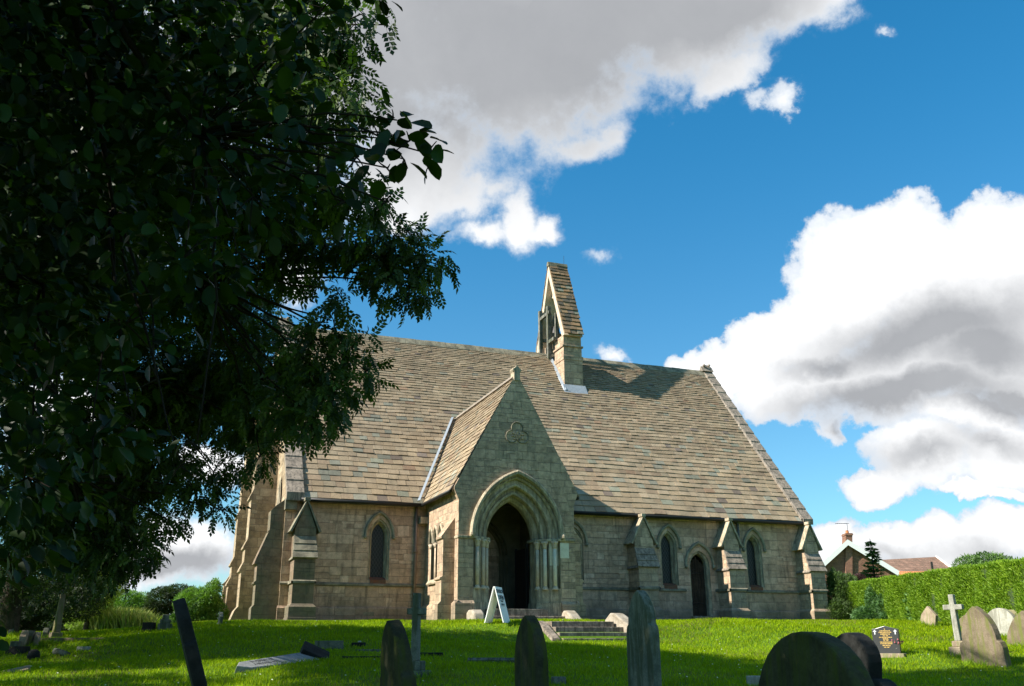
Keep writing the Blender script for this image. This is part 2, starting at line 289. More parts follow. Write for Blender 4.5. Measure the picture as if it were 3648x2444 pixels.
# ------------------------------------------------------------------ object helpers
def tag(o, label=None, cat=None, group=None, kind=None):
    if label: o['label'] = label
    if cat: o['category'] = cat
    if group: o['group'] = group
    if kind: o['kind'] = kind
    return o
def empty(name, loc, label, cat, group=None):
    o = bpy.data.objects.new(name, None); COL.objects.link(o); o.location = tuple(loc); o.empty_display_size = .2
    return tag(o, label, cat, group)
class MB:
    def __init__(s): s.v = []; s.f = []; s.c = []; s.T = None
    def add(s, pts, faces, col=None):
        o = len(s.v)
        for p in pts:
            p = Vector(p)
            if s.T is not None: p = s.T @ p
            s.v.append(tuple(p)); s.c.append(col or (1, 1, 1))
        s.f += [tuple(o+i for i in f) for f in faces]
    def quad(s, a, b, c, d, col=None): s.add([a, b, c, d], [(0, 1, 2, 3)], col)
    def box(s, x0, x1, y0, y1, z0, z1, col=None):
        s.add([(x0, y0, z0), (x1, y0, z0), (x1, y1, z0), (x0, y1, z0), (x0, y0, z1), (x1, y0, z1), (x1, y1, z1), (x0, y1, z1)],
              [(0, 3, 2, 1), (4, 5, 6, 7), (0, 1, 5, 4), (1, 2, 6, 5), (2, 3, 7, 6), (3, 0, 4, 7)], col)
    def hexa(s, p, col=None): s.add(p, [(0, 3, 2, 1), (4, 5, 6, 7), (0, 1, 5, 4), (1, 2, 6, 5), (2, 3, 7, 6), (3, 0, 4, 7)], col)
    def prism(s, poly, a0, a1, axis='y', col=None):
        def q(u, v, a): return {'y': (u, a, v), 'x': (a, u, v), 'z': (u, v, a)}[axis]
        n = len(poly); pts = [q(u, v, a0) for u, v in poly]+[q(u, v, a1) for u, v in poly]
        s.add(pts, [tuple(range(n)), tuple(range(2*n-1, n-1, -1))]+[(i, i+n, (i+1) % n+n, (i+1) % n) for i in range(n)], col)
    def tube(s, pts, rad, n=8, cap=True, col=None):
        pts = [Vector(p) for p in pts]; rad = rad if hasattr(rad, '__len__') else [rad]*len(pts)
        o = []; ref = None
        for i, p in enumerate(pts):
            t = (pts[min(i+1, len(pts)-1)]-pts[max(i-1, 0)]).normalized()
            if ref is None: ref = Vector((0, 0, 1)) if abs(t.z) < .9 else Vector((1, 0, 0))
            a = t.cross(ref).normalized(); bb = a.cross(t).normalized(); ref = bb
            o += [p+(a*math.cos(2*math.pi*j/n)+bb*math.sin(2*math.pi*j/n))*rad[i] for j in range(n)]
        f = [(i*n+j, i*n+(j+1) % n, (i+1)*n+(j+1) % n, (i+1)*n+j) for i in range(len(pts)-1) for j in range(n)]
        if cap: f += [tuple(range(n))[::-1], tuple((len(pts)-1)*n+j for j in range(n))]
        s.add(o, f, col)
    def ball(s, c, r, n=8, m_=5, col=None):
        r = r if hasattr(r, '__len__') else (r, r, r)
        pts = [(c[0], c[1], c[2]-r[2])]
        for i in range(1, m_):
            a = -math.pi/2+math.pi*i/m_
            pts += [(c[0]+r[0]*math.cos(a)*math.cos(2*math.pi*j/n), c[1]+r[1]*math.cos(a)*math.sin(2*math.pi*j/n), c[2]+r[2]*math.sin(a)) for j in range(n)]
        pts.append((c[0], c[1], c[2]+r[2])); f = [(0, 1+(j+1) % n, 1+j) for j in range(n)]
        for i in range(m_-2): f += [(1+i*n+j, 1+i*n+(j+1) % n, 1+(i+1)*n+(j+1) % n, 1+(i+1)*n+j) for j in range(n)]
        e = len(pts)-1; f += [(1+(m_-2)*n+j, 1+(m_-2)*n+(j+1) % n, e) for j in range(n)]
        s.add(pts, f, col)
    def build(s, name, mat, parent=None, loc=None, rot=None, smooth=False, bevel=0, fixn=True, cols=False, label=None):
        me = bpy.data.meshes.new(name); me.from_pydata(s.v, [], s.f); me.validate(); me.update()
        if fixn:
            import bmesh
            bm = bmesh.new(); bm.from_mesh(me); bmesh.ops.recalc_face_normals(bm, faces=bm.faces); bm.to_mesh(me); bm.free()
        if cols:
            a = me.color_attributes.new('Col', 'FLOAT_COLOR', 'POINT')
            a.data.foreach_set('color', np.concatenate([np.array(s.c), np.ones((len(s.c), 1))], 1).ravel())
        me.materials.append(mat)
        if smooth: me.polygons.foreach_set('use_smooth', [True]*len(me.polygons))
        o = bpy.data.objects.new(name, me); COL.objects.link(o)
        if parent: o.parent = parent
        if loc is not None: o.location = tuple(loc)
        if rot is not None: o.rotation_euler = rot
        if bevel:
            bv = o.modifiers.new('bevel', 'BEVEL'); bv.width = bevel; bv.segments = 2; bv.limit_method = 'ANGLE'; bv.angle_limit = .6
        if label: o['label'] = label
        return o
def fastmesh(name, V, F, mat, C=None, parent=None, smooth=False):
    """V (n,3), F (m,k) with one face size; C (n,3) colours"""
    me = bpy.data.meshes.new(name); n, (mm, kk) = len(V), F.shape
    me.vertices.add(n); me.vertices.foreach_set('co', V.astype(np.float32).ravel())
    me.loops.add(mm*kk); me.loops.foreach_set('vertex_index', F.astype(np.int32).ravel())
    me.polygons.add(mm); me.polygons.foreach_set('loop_start', np.arange(mm, dtype=np.int32)*kk)
    me.update(calc_edges=True)
    if C is not None:
        a = me.color_attributes.new('Col', 'FLOAT_COLOR', 'POINT')
        a.data.foreach_set('color', np.concatenate([C, np.ones((n, 1))], 1).astype(np.float32).ravel())
    if smooth: me.polygons.foreach_set('use_smooth', [True]*mm)
    me.materials.append(mat); o = bpy.data.objects.new(name, me); COL.objects.link(o)
    if parent: o.parent = parent
    return o

# ------------------------------------------------------------------ ground
_ya = [-3000, -70, -40, -31, -25, -18, -12, -9.5, -8.0, -5, 0, 14, 60, 200, 3000]
_za = [-2.3, -2.3, -2.15, -2.0, -1.7, -1.24, -.84, -.66, -.13, -.03, .0, .05, .2, .3, .3]
_zb = [-2.3, -2.3, -2.15, -2.0, -1.7, -1.24, -.80, -.52, -.32, -.09, .0, .05, .2, .3, .3]
_yc = [-3000, -70, -40, -31, -25, -22.3, -19.3, -16.2, -13.5, -11.7, -9.5, -7, -4, 0, 14, 60, 200, 3000]
_zc = [-1.9, -1.9, -1.7, -1.5, -1.22, -1.10, -1.0, -.84, -.64, -.44, -.19, -.06, -.01, .0, .05, .2, .3, .3]
def ss(a, b, x): t = np.clip((x-a)/(b-a), 0, 1); return t*t*(3-2*t)
def gz(x, y):
    x = np.asarray(x, float); y = np.asarray(y, float)
    A = np.interp(y, _ya, _za); B = np.interp(y, _ya, _zb)
    t = ss(-1.5, 2.2, x)*(1-ss(4.8, 8.5, x)); z = A*t+B*(1-t); t2 = ss(3.5, 9.5, x)*(1-t*.999); z = z*(1-t2)+np.interp(y, _yc, _zc)*t2
    z = z-(.34*ss(4, 10, -x)*ss(-19, -9, y)+.12*ss(10, 20, -x)*ss(-14, 4, y))*(1-ss(40, 120, y))
    n = .035*np.sin(x*.9+y*.5)*np.sin(y*.8-x*.3)+.02*np.sin(x*2.1+1)*np.sin(y*1.7)
    return z+n*(1-ss(-5, -1.5, y)*ss(-6, -3, x)*(1-ss(19, 22, x)))*(1-t*.5)
def grid(a):
    return np.array(sorted(set(a)))
xs = grid(list(np.arange(-32, 44, .5))+[-3000, -1500, -700, -300, -150, -80, -55, -42]+[48, 60, 90, 150, 300, 700, 1500, 3000])
ys = grid(list(np.arange(-40, 30, .5))+[-2000, -800, -300, -120, -70, -50]+[34, 40, 50, 70, 100, 150, 300, 700, 1500, 3000])
GX, GY = np.meshgrid(xs, ys); GZ = gz(GX, GY)
V = np.stack([GX.ravel(), GY.ravel(), GZ.ravel()], 1); nx, ny = len(xs), len(ys)
i = np.arange(nx-1); j = np.arange(ny-1); I, J = np.meshgrid(i, j); q = (J*nx+I).ravel()
tag(fastmesh('ground', V, np.stack([q, q+1, q+nx+1, q+nx], 1), MT['turf'], smooth=True), kind='structure')
def G(px, py):
    """where the line of sight through a place of the photograph meets the ground"""
    d = ray(px, py); s = 3.0
    for _ in range(6000):
        p = vec(CX, CY, CZ)+d*s
        if p[2] <= gz(p[0], p[1]): break
        s += .01+s*.0006
    return vec(p[0], p[1], float(gz(p[0], p[1])))

# ------------------------------------------------------------------ church
HE, HR, WD, XL, XR, OV = 4.0, 12.0, 6.2, -3.3, 17.6, .25
TP = (HR-HE)/(WD+OV)
church = empty('church', (7, 0, 0), 'small gabled stone church with a steep stone slate roof, arched porch and slim bellcote', 'church')
CINV = Matrix.Translation((-7, 0, 0))
def cp(mb, name, mat, parent=None, **kw):
    """a church part, or a sub-part of parent; all shapes are written in scene metres"""
    if parent is None:
        o = mb.build(name, mat, None, **kw); o.parent = church; o.matrix_parent_inverse = CINV
    else:
        o = mb.build(name, mat, None, **kw); o.parent = parent; o.matrix_parent_inverse = Matrix.Identity(4)
    return o
def arch(w_, h, zs, z0=None, n=10):
    R = (w_*w_+h*h)/(2*w_); c = -w_+R; ea = math.atan2(h, -c) if c != 0 else math.pi/2
    a = [(c+R*math.cos(math.pi+(ea-math.pi)*t/n), zs+R*math.sin(math.pi+(ea-math.pi)*t/n)) for t in range(n+1)]
    r = a+[(-x, z) for x, z in a[-2::-1]]
    if z0 is not None: r = [(r[0][0], z0)]+r+[(r[-1][0], z0)]
    return r
def sweep(mb, uc, w_, h, zs, z0, prof, pl, n=10):
    """profile points (inset, depth) carried round an arch; pl maps (u, z, depth) to a point"""
    rows = []
    for d, dep in prof: rows.append([pl(uc+u, z, dep) for u, z in arch(w_-d, h-d*1.12, zs, z0, n)])
    k = len(rows[0]); pts = [p for r in rows for p in r]
    mb.add(pts, [(a*k+b_, a*k+b_+1, (a+1)*k+b_+1, (a+1)*k+b_) for a in range(len(rows)-1) for b_ in range(k-1)])
def wall(mb, u0, u1, z0, top, ops, pl, brk=()):
    """wall sheet with pointed openings (uc, half width, sill, spring, rise)"""
    cuts = []
    for (uc, w_, sl_, zs, h) in ops: cuts.append((uc-w_, uc+w_, uc, w_, sl_, zs, h))
    cuts.sort(); u = u0
    def strip(a, b_):
        e = [a]+[x for x in brk if a < x < b_]+[b_]
        for p, q in zip(e[:-1], e[1:]): mb.quad(pl(p, z0, 0), pl(q, z0, 0), pl(q, top(q), 0), pl(p, top(p), 0))
    for (a, b_, uc, w_, sl_, zs, h) in cuts:
        if a > u: strip(u, a)
        if sl_ > z0: mb.quad(pl(a, z0, 0), pl(b_, z0, 0), pl(b_, sl_, 0), pl(a, sl_, 0))
        pts = [(uc+x, z) for x, z in arch(w_, h, zs)]
        for p, q in zip(pts[:-1], pts[1:]): mb.quad(pl(p[0], p[1], 0), pl(q[0], q[1], 0), pl(q[0], top(q[0]), 0), pl(p[0], top(p[0]), 0))
        u = b_
    if u < u1: strip(u, u1)
def fill_arch(mb, uc, w_, h, zs, z0, dep, pl):
    pts = [(uc+x, z) for x, z in arch(w_, h, zs)]
    for p, q in zip(pts[:-1], pts[1:]): mb.quad(pl(p[0], z0, dep), pl(q[0], z0, dep), pl(q[0], q[1], dep), pl(p[0], p[1], dep))
PS = lambda u, z, d: (u, d, z)                      # the south wall, looking from -y
wins = [(-.1, .36, 1.38, 2.85, .57), (7.16, .36, 1.38, 2.85, .57), (11.11, .36, 1.38, 2.85, .57), (14.94, .36, 1.38, 2.85, .57)]
door = (12.42, .45, .28, 2.12, .58)
mb = MB(); wall(mb, XL, XR, -.5, lambda u: HE, wins+[door], PS)
cp(mb, 'nave_wall', MT['wall'], fixn=False)
mb = MB(); mb.quad((XL, 2*WD, -.5), (XR, 2*WD, -.5), (XR, 2*WD, HE), (XL, 2*WD, HE)); cp(mb, 'north_wall', MT['wall'], fixn=False)
for side, xx in (('west', XL), ('east', XR)):
    mb = MB(); mb.prism([(0.003, -.5), (2*WD-.003, -.5), (2*WD-.003, HE), (WD, HR-.2), (.003, HE)], xx+(.004 if side == 'west' else -.5), xx+(.5 if side == 'west' else -.004), 'x')
    gw = cp(mb, 'gable_wall', MT['brown' if side == 'west' else 'wall'])
    if side == 'west':
        mb = MB(); PW = lambda u, z, d: (XL+d, u, z)
        for uc in (1.7,):
            sweep(mb, uc, .42, .7, 4.3, 2.2, [(0, -.05), (.12, -.05), (.16, -.01)], PW)
        cp(mb, 'window_surround', MT['trim'], gw)
        mb = MB(); fill_arch(mb, 1.7, .28, .5, 4.3, 2.2, -.012, PW); cp(mb, 'glass', MT['glass'], gw)
def hood(mb, uc, w0, w1, h1, zs, pl, pr=.10, stop=True):
    sweep(mb, uc, w1, h1, zs, None, [(0, .0), (0, -pr*.6), ((w1-w0)*.35, -pr), ((w1-w0), -pr*.7), (w1-w0, 0)], pl, 12)
for (uc, w_, sl_, zs, h) in wins:
    mb = MB(); sweep(mb, uc, w_, h, zs, sl_, [(0, 0), (0, .03), (.03, .06), (.06, .05), (.085, .10), (.085, .14), (.14, .24), (.14, .32)], PS)
    mb.quad((uc-w_, 0, sl_), (uc+w_, 0, sl_), (uc+.22, .32, sl_+.1), (uc-.22, .32, sl_+.1))
    wo_ = cp(mb, 'window', MT['trim'])
    mb = MB(); fill_arch(mb, uc, .24, .44, zs, sl_, .30, PS); cp(mb, 'glass', MT['glass'], wo_)
    mb = MB(); hood(mb, uc, .44, .54, .86, zs-.02, PS)
    for sx in (-1, 1): mb.ball((uc+sx*.49, -.06, zs-.06), (.065, .065, .075))
    cp(mb, 'hood_mould', MT['hood'], wo_, smooth=True)
    mb = MB(); mb.prism([(-.03, sl_-.13), (-.03, sl_+.0), (.22, sl_+.10), (.22, sl_-.13)], uc-.27, uc+.27, 'x'); cp(mb, 'sill', MT['red'], wo_)
uc, w_, sl_, zs, h = door
mb = MB(); sweep(mb, uc, w_, h, zs, sl_, [(0, 0), (0, .03), (.04, .07), (.07, .06), (.10, .12), (.10, .30)], PS)
dr = cp(mb, 'door_surround', MT['trim'])
mb = MB(); hood(mb, uc, .56, .67, .92, zs+.02, PS)
for sx in (-1, 1): mb.ball((uc+sx*.61, -.06, zs-.02), (.07, .07, .08))
cp(mb, 'hood_mould', MT['hood'], dr, smooth=True)
mb = MB()
for q in range(7): mb.prism([(uc-.35+q*.1, sl_), (uc-.26+q*.1, sl_), (uc-.26+q*.1, zs+.36-abs(q-3)*.09), (uc-.35+q*.1, zs+.36-abs(q-3)*.09)], .26, .30)
mb.box(uc-.36, uc+.36, .285, .32, sl_, zs+.1); cp(mb, 'door', MT['wood'], dr)
mb = MB()
for zz in (.75, 1.85):
    mb = MB(); mb.tube([(uc-.33, .25, zz), (uc, .25, zz+.02), (uc+.24, .25, zz)], .018)
    mb.tube([(uc-.33, .25, zz), (uc-.2, .25, zz+.14), (uc-.05, .25, zz+.17)], .012); mb.tube([(uc-.33, .25, zz), (uc-.2, .25, zz-.14), (uc-.05, .25, zz-.17)], .012)
    cp(mb, 'hinge', MT['iron'], dr)
mb = MB(); mb.box(uc-.55, uc+.55, -.30, .3, .0, .28); mb.box(uc-.65, uc+.65, -.55, -.3, -.1, .13); cp(mb, 'door_step', MT['step'], bevel=.015)
# string course and plinth
def runs(mb, segs, z0, z1, pr, slope=.03):
    for a, b_ in segs: mb.prism([(.0, z0), (-pr, z0+.01), (-pr, z1-slope), (0, z1)], a, b_, 'x')
for sg_ in ((XL-.02, 1.52), (5.95, 11.75), (13.05, XR+.02)): mb = MB(); runs(mb, [sg_], 1.17, 1.28, .07, .05); cp(mb, 'string_course', MT['darktrim'])
for sg_ in ((XL-.05, 1.52), (5.95, 11.86), (12.98, XR+.05)): mb = MB(); runs(mb, [sg_], -.5, .52, .07, .07); cp(mb, 'plinth', MT['wall'])
for a, b_ in ((XL-.1, 1.4), (6.0, 11.7), (13.1, XR+.1)):
    u = a; mb = MB()
    while u < b_-.2:
        l_ = min(random.uniform(.4, .8), b_-u); mb.box(u+.006, u+l_-.006, -.15-random.uniform(0, .03), -.04, -.5, .07+random.uniform(-.02, .03)); u += l_
    cp(mb, 'footing', MT['step'], bevel=.015)
mb = MB(); mb.box(-.55, -.2, -.085, -.06, .22, .34); cp(mb, 'vent_lintel', MT['darktrim'])

# roof slates, laid one by one
SLP = [(0.32, 0.236, 0.146), (0.333, 0.253, 0.161), (0.296, 0.222, 0.14), (0.348, 0.267, 0.175), (0.307, 0.232, 0.15), (0.276, 0.2, 0.129), (0.3, 0.236, 0.154), (0.324, 0.244, 0.158)]
SLG = [(0.237, 0.233, 0.169), (0.259, 0.248, 0.183), (0.204, 0.196, 0.148), (0.293, 0.271, 0.204)]
SLR = [(.27, .175, .11), (.17, .13, .10), (.19, .15, .12)]
def slates(mb, O, Ud, Vd, Nn, width, length, e0, e1, w0, w1, thick=.028, green=.06, jig=.007, pal=SLP, dark=1.0, skip=None):
    O, Ud, Vd, Nn = [np.array(q, float) for q in (O, Ud, Vd, Nn)]
    v = 0.; row = 0
    while v < length-.02:
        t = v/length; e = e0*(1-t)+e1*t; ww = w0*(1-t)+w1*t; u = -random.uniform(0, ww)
        g_ = green*(1.6-1.3*t); tl = min(e*1.7, length-v+.03); rowj = random.uniform(-.006, .006); rc = random.uniform(.9, 1.08)
        while u < width:
            l_ = ww*random.uniform(.75, 1.3); a, b_ = max(u, 0)+.004, min(u+l_, width)-.004
            if b_-a > .04 and not (skip and skip((a+b_)/2, v)):
                r = random.random(); c = random.choice(SLG) if r < g_ else random.choice(SLR) if r < g_+.03 else random.choice(pal)
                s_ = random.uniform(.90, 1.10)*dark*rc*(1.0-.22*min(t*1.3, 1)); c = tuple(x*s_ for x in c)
                dv = random.uniform(-jig, jig)+rowj; hb = thick*2.0+random.uniform(-.3, .5)*thick; tw = random.uniform(-.3, .3)*thick
                def pt(uu, vv, hh):
                    vv = vv+.014*math.sin(uu*1.1+row*.13)+.008*math.sin(uu*2.9+row*.4); hh = hh+.018*math.sin(uu*.55+1)*math.sin(vv*.7)
                    return tuple(O+Ud*uu+Vd*vv+Nn*hh)
                mb.hexa([pt(a, v+dv, hb-thick), pt(b_, v+dv, hb-thick+tw), pt(b_, v+tl, -.004), pt(a, v+tl, -.004),
                         pt(a, v+dv, hb), pt(b_, v+dv, hb+tw), pt(b_, v+tl, thick*.7), pt(a, v+tl, thick*.7)], c)
            u += l_
        v += e; row += 1
nl = math.hypot(WD+OV, HR-HE); cs, sn_ = (WD+OV)/nl, (HR-HE)/nl
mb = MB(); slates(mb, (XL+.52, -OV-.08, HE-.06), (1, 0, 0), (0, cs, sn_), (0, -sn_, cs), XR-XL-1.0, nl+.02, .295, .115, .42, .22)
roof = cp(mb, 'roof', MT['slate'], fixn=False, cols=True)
mb = MB(); mb.hexa([(XL, -.18, HE-.02), (XR, -.18, HE-.02), (XR, WD, HR-.12), (XL, WD, HR-.12), (XL, -.15, HE), (XR, -.15, HE), (XR, WD, HR-.06), (XL, WD, HR-.06)])
mb.hexa([(XL, 2*WD+.25, HE-.1), (XR, 2*WD+.25, HE-.1), (XR, WD, HR-.1), (XL, WD, HR-.1), (XL, 2*WD+.25, HE), (XR, 2*WD+.25, HE), (XR, WD, HR), (XL, WD, HR)])
cp(mb, 'roof_deck', MT['darktrim'], roof)
mb = MB(); u = XL+.3
while u < XR-.5:
    l_ = min(.46, XR-.45-u); dz = random.uniform(-.008, .008)
    mb.prism([(WD-.26, HR-.20+dz), (WD-.05, HR+.09+dz), (WD+.05, HR+.09+dz), (WD+.26, HR-.20+dz), (WD+.26, HR-.30+dz), (WD-.26, HR-.30+dz)], u+.006, u+l_-.006, 'x'); u += l_
cp(mb, 'ridge_tiles', MT['darktrim'], roof)
def coping(x0, x1, up, wid):
    mb = MB(); n = 17
    for q in range(n):
        a, b_ = q/n, (q+1)/n-.002
        ya, za, yb_, zb_ = -OV-.10+(WD+OV+.10)*a, HE-.07+(HR-HE+.10)*a, -OV-.10+(WD+OV+.10)*b_, HE-.07+(HR-HE+.10)*b_
        h1 = up+.03*(0 if q % 1 else 1)
        mb.hexa([(x0, ya, za-.08), (x1, ya, za-.08), (x1, yb_, zb_-.08), (x0, yb_, zb_-.08),
                 (x0, ya-.02, za+up+.03), (x1, ya-.02, za+up+.03), (x1, yb_-.0, zb_+up), (x0, yb_, zb_+up)])
        mb.hexa([(x0, 2*WD-ya, za-.08), (x1, 2*WD-ya, za-.08), (x1, 2*WD-yb_, zb_-.08), (x0, 2*WD-yb_, zb_-.08),
                 (x0, 2*WD-ya, za+up), (x1, 2*WD-ya, za+up), (x1, 2*WD-yb_, zb_+up), (x0, 2*WD-yb_, zb_+up)])
    return cp(mb, 'gable_coping', MT['cope'], bevel=.01)
cl_ = coping(XL-.04, XL+.54, .17, .58); cr_ = coping(XR-.42, XR+.06, .12, .45)
mb = MB(); mb.hexa([(XR-.50, -OV-.05, HE-.02), (XR-.425, -OV-.05, HE-.02), (XR-.425, WD, HR+.03), (XR-.50, WD, HR+.03), (XR-.50, -OV-.08, HE+.07), (XR-.425, -OV-.1, HE+.1), (XR-.425, WD-.03, HR+.13), (XR-.50, WD, HR+.08)])
cp(mb, 'mortar_fillet', MT['cope'], cr_)
for xx, par in ((XR-.2, cr_), (XL+.2, cl_)):
    mb = MB(); mb.prism([(WD-.20, HR+.05), (WD, HR+.34), (WD+.20, HR+.05)], xx-.33, xx+.28, 'x'); mb.prism([(WD-.14, HR+.1), (WD, HR+.42), (WD+.14, HR+.1)], xx-.2, xx+.14, 'x')
    mb.ball((xx-.18, WD-.1, HR+.36), .07); mb.ball((xx+.1, WD-.1, HR+.38), .07); cp(mb, 'apex_stone', MT['cope'], par)
mb = MB(); mb.box(XR-.05, XR+.12, 3.0, 3.3, 7.75, 8.15); cp(mb, 'kneeler', MT['darktrim'], cr_)
mb = MB(); mb.prism([(-.33, HE-.10), (0.0, HE-.34), (.0, HE-.1)], XR-.35, XR+.0, 'x'); mb.box(XR-.55, XR-.05, -.16, -.003, HE-.18, HE-.06); cp(mb, 'kneeler', MT['darktrim'], cr_)
mb = MB(); mb.box(XL-.03, XL+.35, -.2, .3, HE-.42, HE-.05); cp(mb, 'kneeler', MT['darktrim'], cl_)
for a, b_ in ((XL+.45, 1.30), (5.66, XR-.38)):
    mb = MB(); mb.tube([(a, -OV-.10, HE-.10), (b_, -OV-.10, HE-.10)], .065, 8); cp(mb, 'gutter', MT['iron'], smooth=True)
    mb = MB(); mb.box(a, b_, -.17, -.002, HE-.14, HE-.03); cp(mb, 'eaves_board', MT['darktrim'])
mb = MB(); mb.tube([(1.15, -.09, .02), (1.15, -.09, HE-.12)], .055, 10)
for zz in (.9, 2.3, 3.86): mb.tube([(1.15, -.09, zz), (1.15, -.09, zz+.07)], .075, 10)
cp(mb, 'downpipe', MT['pipe'], smooth=True)
mb = MB(); mb.tube([(14.22, -.09, .02), (14.22, -.09, HE-.12)], .055, 10); mb.tube([(14.22, -.09, 3.80), (14.22, -.09, 3.9)], .09, 10)
cp(mb, 'downpipe', MT['gpipe'], smooth=True)
mb = MB(); mb.box(1.25, 1.52, -.3, -.003, 3.28, 3.5); cp(mb, 'corbel', MT['trim'])

# buttresses of the south wall
def buttress(x0, x1, gable=.93, d1=.84, d2=.60, name='buttress', mat='butt'):
    xm, hw = (x0+x1)/2, (x1-x0)/2; mb = MB()
    mb.box(x0-.16, x1+.16, -d1-.22, 0.02, -.5, .06); mb.box(x0-.11, x1+.11, -d1-.15, 0.02, .055, .14)
    f = .09
    mb.add([(x0-f, 0, .13), (x0-f, -d1-f, .13), (x1+f, -d1-f, .13), (x1+f, 0, .13), (x0-f, 0, .46), (x0-f, -d1-f, .46), (x1+f, -d1-f, .46), (x1+f, 0, .46),
            (x0, 0, .56), (x0, -d1, .56), (x1, -d1, .56), (x1, 0, .56)], [(0, 1, 5, 4), (1, 2, 6, 5), (2, 3, 7, 6), (4, 5, 9, 8), (5, 6, 10, 9), (6, 7, 11, 10)])
    mb.prism([(-.0, .5), (-d1, .5), (-d1, 1.98), (-d2, 2.6), (0, 2.6)], x0, x1, 'x')
    mb.prism([(x0, 2.59), (x1, 2.59), (x1, 2.92), (xm, 3.80), (x0, 2.92)], -d2, 0)
    bt = cp(mb, name, MT[mat], bevel=.008)
    mb = MB(); e = .05
    for a, b_, c, d in ((x0-e, x0, -d1-e, 0), (x1, x1+e, -d1-e, 0), (x0-e, x1+e, -d1-e, -d1)): mb.hexa([(a, c, 1.18), (b_, c, 1.18), (b_, d, 1.18), (a, d, 1.18), (a, c, 1.25), (b_, c, 1.25), (b_, d, 1.29), (a, d, 1.29)])
    cp(mb, 'string_course', MT['darktrim'], bt)
    mb = MB()
    for q in range(3):
        t0, t1 = q/3, (q+1)/3+.06
        def yz(t, up): return (-d1-.06+(d1-d2+.06)*t-up*.8, 1.96+(2.64-1.96)*t+up*.45)
        (ya, za), (yb_, zb_) = yz(t0, .05), yz(t1, .015); (yc, zc), (yd, zd) = yz(t0, -.02), yz(t1, -.02)
        g = .06-.02*q
        mb.hexa([(x0-g, yc, zc), (x1+g, yc, zc), (x1+g, yd, zd), (x0-g, yd, zd), (x0-g, ya, za), (x1+g, ya, za), (x1+g, yb_, zb_), (x0-g, yb_, zb_)])
    mb.hexa([(x0-.06, -d1-.02, 1.93), (x0+.0, -d1-.02, 1.93), (x0+.0, 0, 1.93), (x0-.06, 0, 1.93), (x0-.06, -d1-.02, 1.97), (x0, -d1-.02, 2.04), (x0, 0, 2.04), (x0-.06, 0, 1.97)])
    cp(mb, 'weathering', MT['cope' if mat == 'butt' else 'darktrim'], bt, bevel=.006)
    mb = MB()
    for sx in (-1, 1):
        a = (xm, 3.80); c = (xm+sx*(hw+.10), 2.80)
        n = Vector((sx*(a[1]-c[1]), 0, abs(c[0]-a[0]))).normalized()*.075
        mb.hexa([(a[0], -d2-.07, a[1]), (c[0], -d2-.07, c[1]), (c[0], 0, c[1]), (a[0], 0, a[1]), (a[0]+n.x*(0), -d2-.07, a[1]+.10), (c[0]+n.x, -d2-.07, c[1]+n.z), (c[0]+n.x, 0, c[1]+n.z), (a[0], 0, a[1]+.10)])
    mb.box(xm-.09, xm+.09, -d2-.09, 0, 3.82, 3.93)
    cp(mb, 'gable_coping', MT['trim' if mat == 'butt' else 'darktrim'], bt, bevel=.006)
    return bt
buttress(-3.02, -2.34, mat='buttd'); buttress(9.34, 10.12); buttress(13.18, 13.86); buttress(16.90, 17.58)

# west buttresses, seen on edge beyond the corner
def wbutt(y0, y1, prof, mat, name='buttress'):
    mb = MB(); mb.prism([(XL+.01, prof[0][1])]+[(XL-n, z) for n, z in prof]+[(XL+.01, prof[-1][1])], y0, y1, 'y')
    return cp(mb, name, MT[mat], bevel=.01)
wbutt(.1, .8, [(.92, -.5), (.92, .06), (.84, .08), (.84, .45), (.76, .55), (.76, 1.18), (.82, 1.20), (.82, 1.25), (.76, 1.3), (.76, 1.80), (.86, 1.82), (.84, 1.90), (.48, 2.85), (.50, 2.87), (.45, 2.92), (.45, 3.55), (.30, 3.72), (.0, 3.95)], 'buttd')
for (y0, y1, a) in ((3.0, 3.9, (2.02, 1.83, 2.62, 4.38, 5.64)), (8.5, 9.4, (2.0, 1.65, 2.44, 4.35, 5.95, 7.79))):
    pr = [(1.25, -.5), (1.25, .10), (1.12, .45), (1.0, .60)]; n = 1.0
    for zz in a[1:]: pr += [(n, zz-.10), (n+.07, zz-.05), (n+.07, zz), (n-.07, zz+.30)]; n -= .07
    pr += [(n, a[-1]+.5), (.0, a[-1]+1.6)]
    wbutt(y0, y1, pr, 'brown')
wbutt(11.75, 12.4, [(1.1, -.5), (1.1, .1), (1.0, .5), (.95, 1.8), (1.03, 1.83), (.9, 1.95), (.5, 2.6), (0, 3)], 'brown')

# ------------------------------------------------------------------ porch
PX0, PX1, PC, PY = 1.52, 5.45, 3.485, -3.79
GA, GE = 7.95, 4.06; ptan = (GA-GE)/(PC-1.39)
ptop = lambda u: min(GA-abs(u-PC)*ptan, 99)
PF = lambda u, z, d: (u, PY+d, z)
mb = MB(); AW, AH, AZ = 1.47, 1.98, 2.52
wall(mb, PX0, PX1, -.4, ptop, [(PC, AW, -.4, AZ, AH)], PF)
# kneelers carry the gable past the walls
for sx in (-1, 1):
    a = PC+sx*1.965; b_ = PC+sx*2.11
    mb.prism([(a, 3.62), (b_, 3.95), (b_, ptop(b_)), (a, ptop(a))], PY, PY+.5)
# side walls with three small lancets on the west side
PWS = lambda u, z, d: (PX0+d, u, z)
lanc = [(-.95, .20, 1.36, 2.52, .42), (-1.52, .20, 1.36, 2.52, .42), (-2.09, .20, 1.36, 2.52, .42)]
wall(mb, PY, 0, -.4, lambda u: 4.0, lanc, PWS)
mb.quad((PX1, PY, -.4), (PX1, 0, -.4), (PX1, 0, 4.0), (PX1, PY, 4.0))
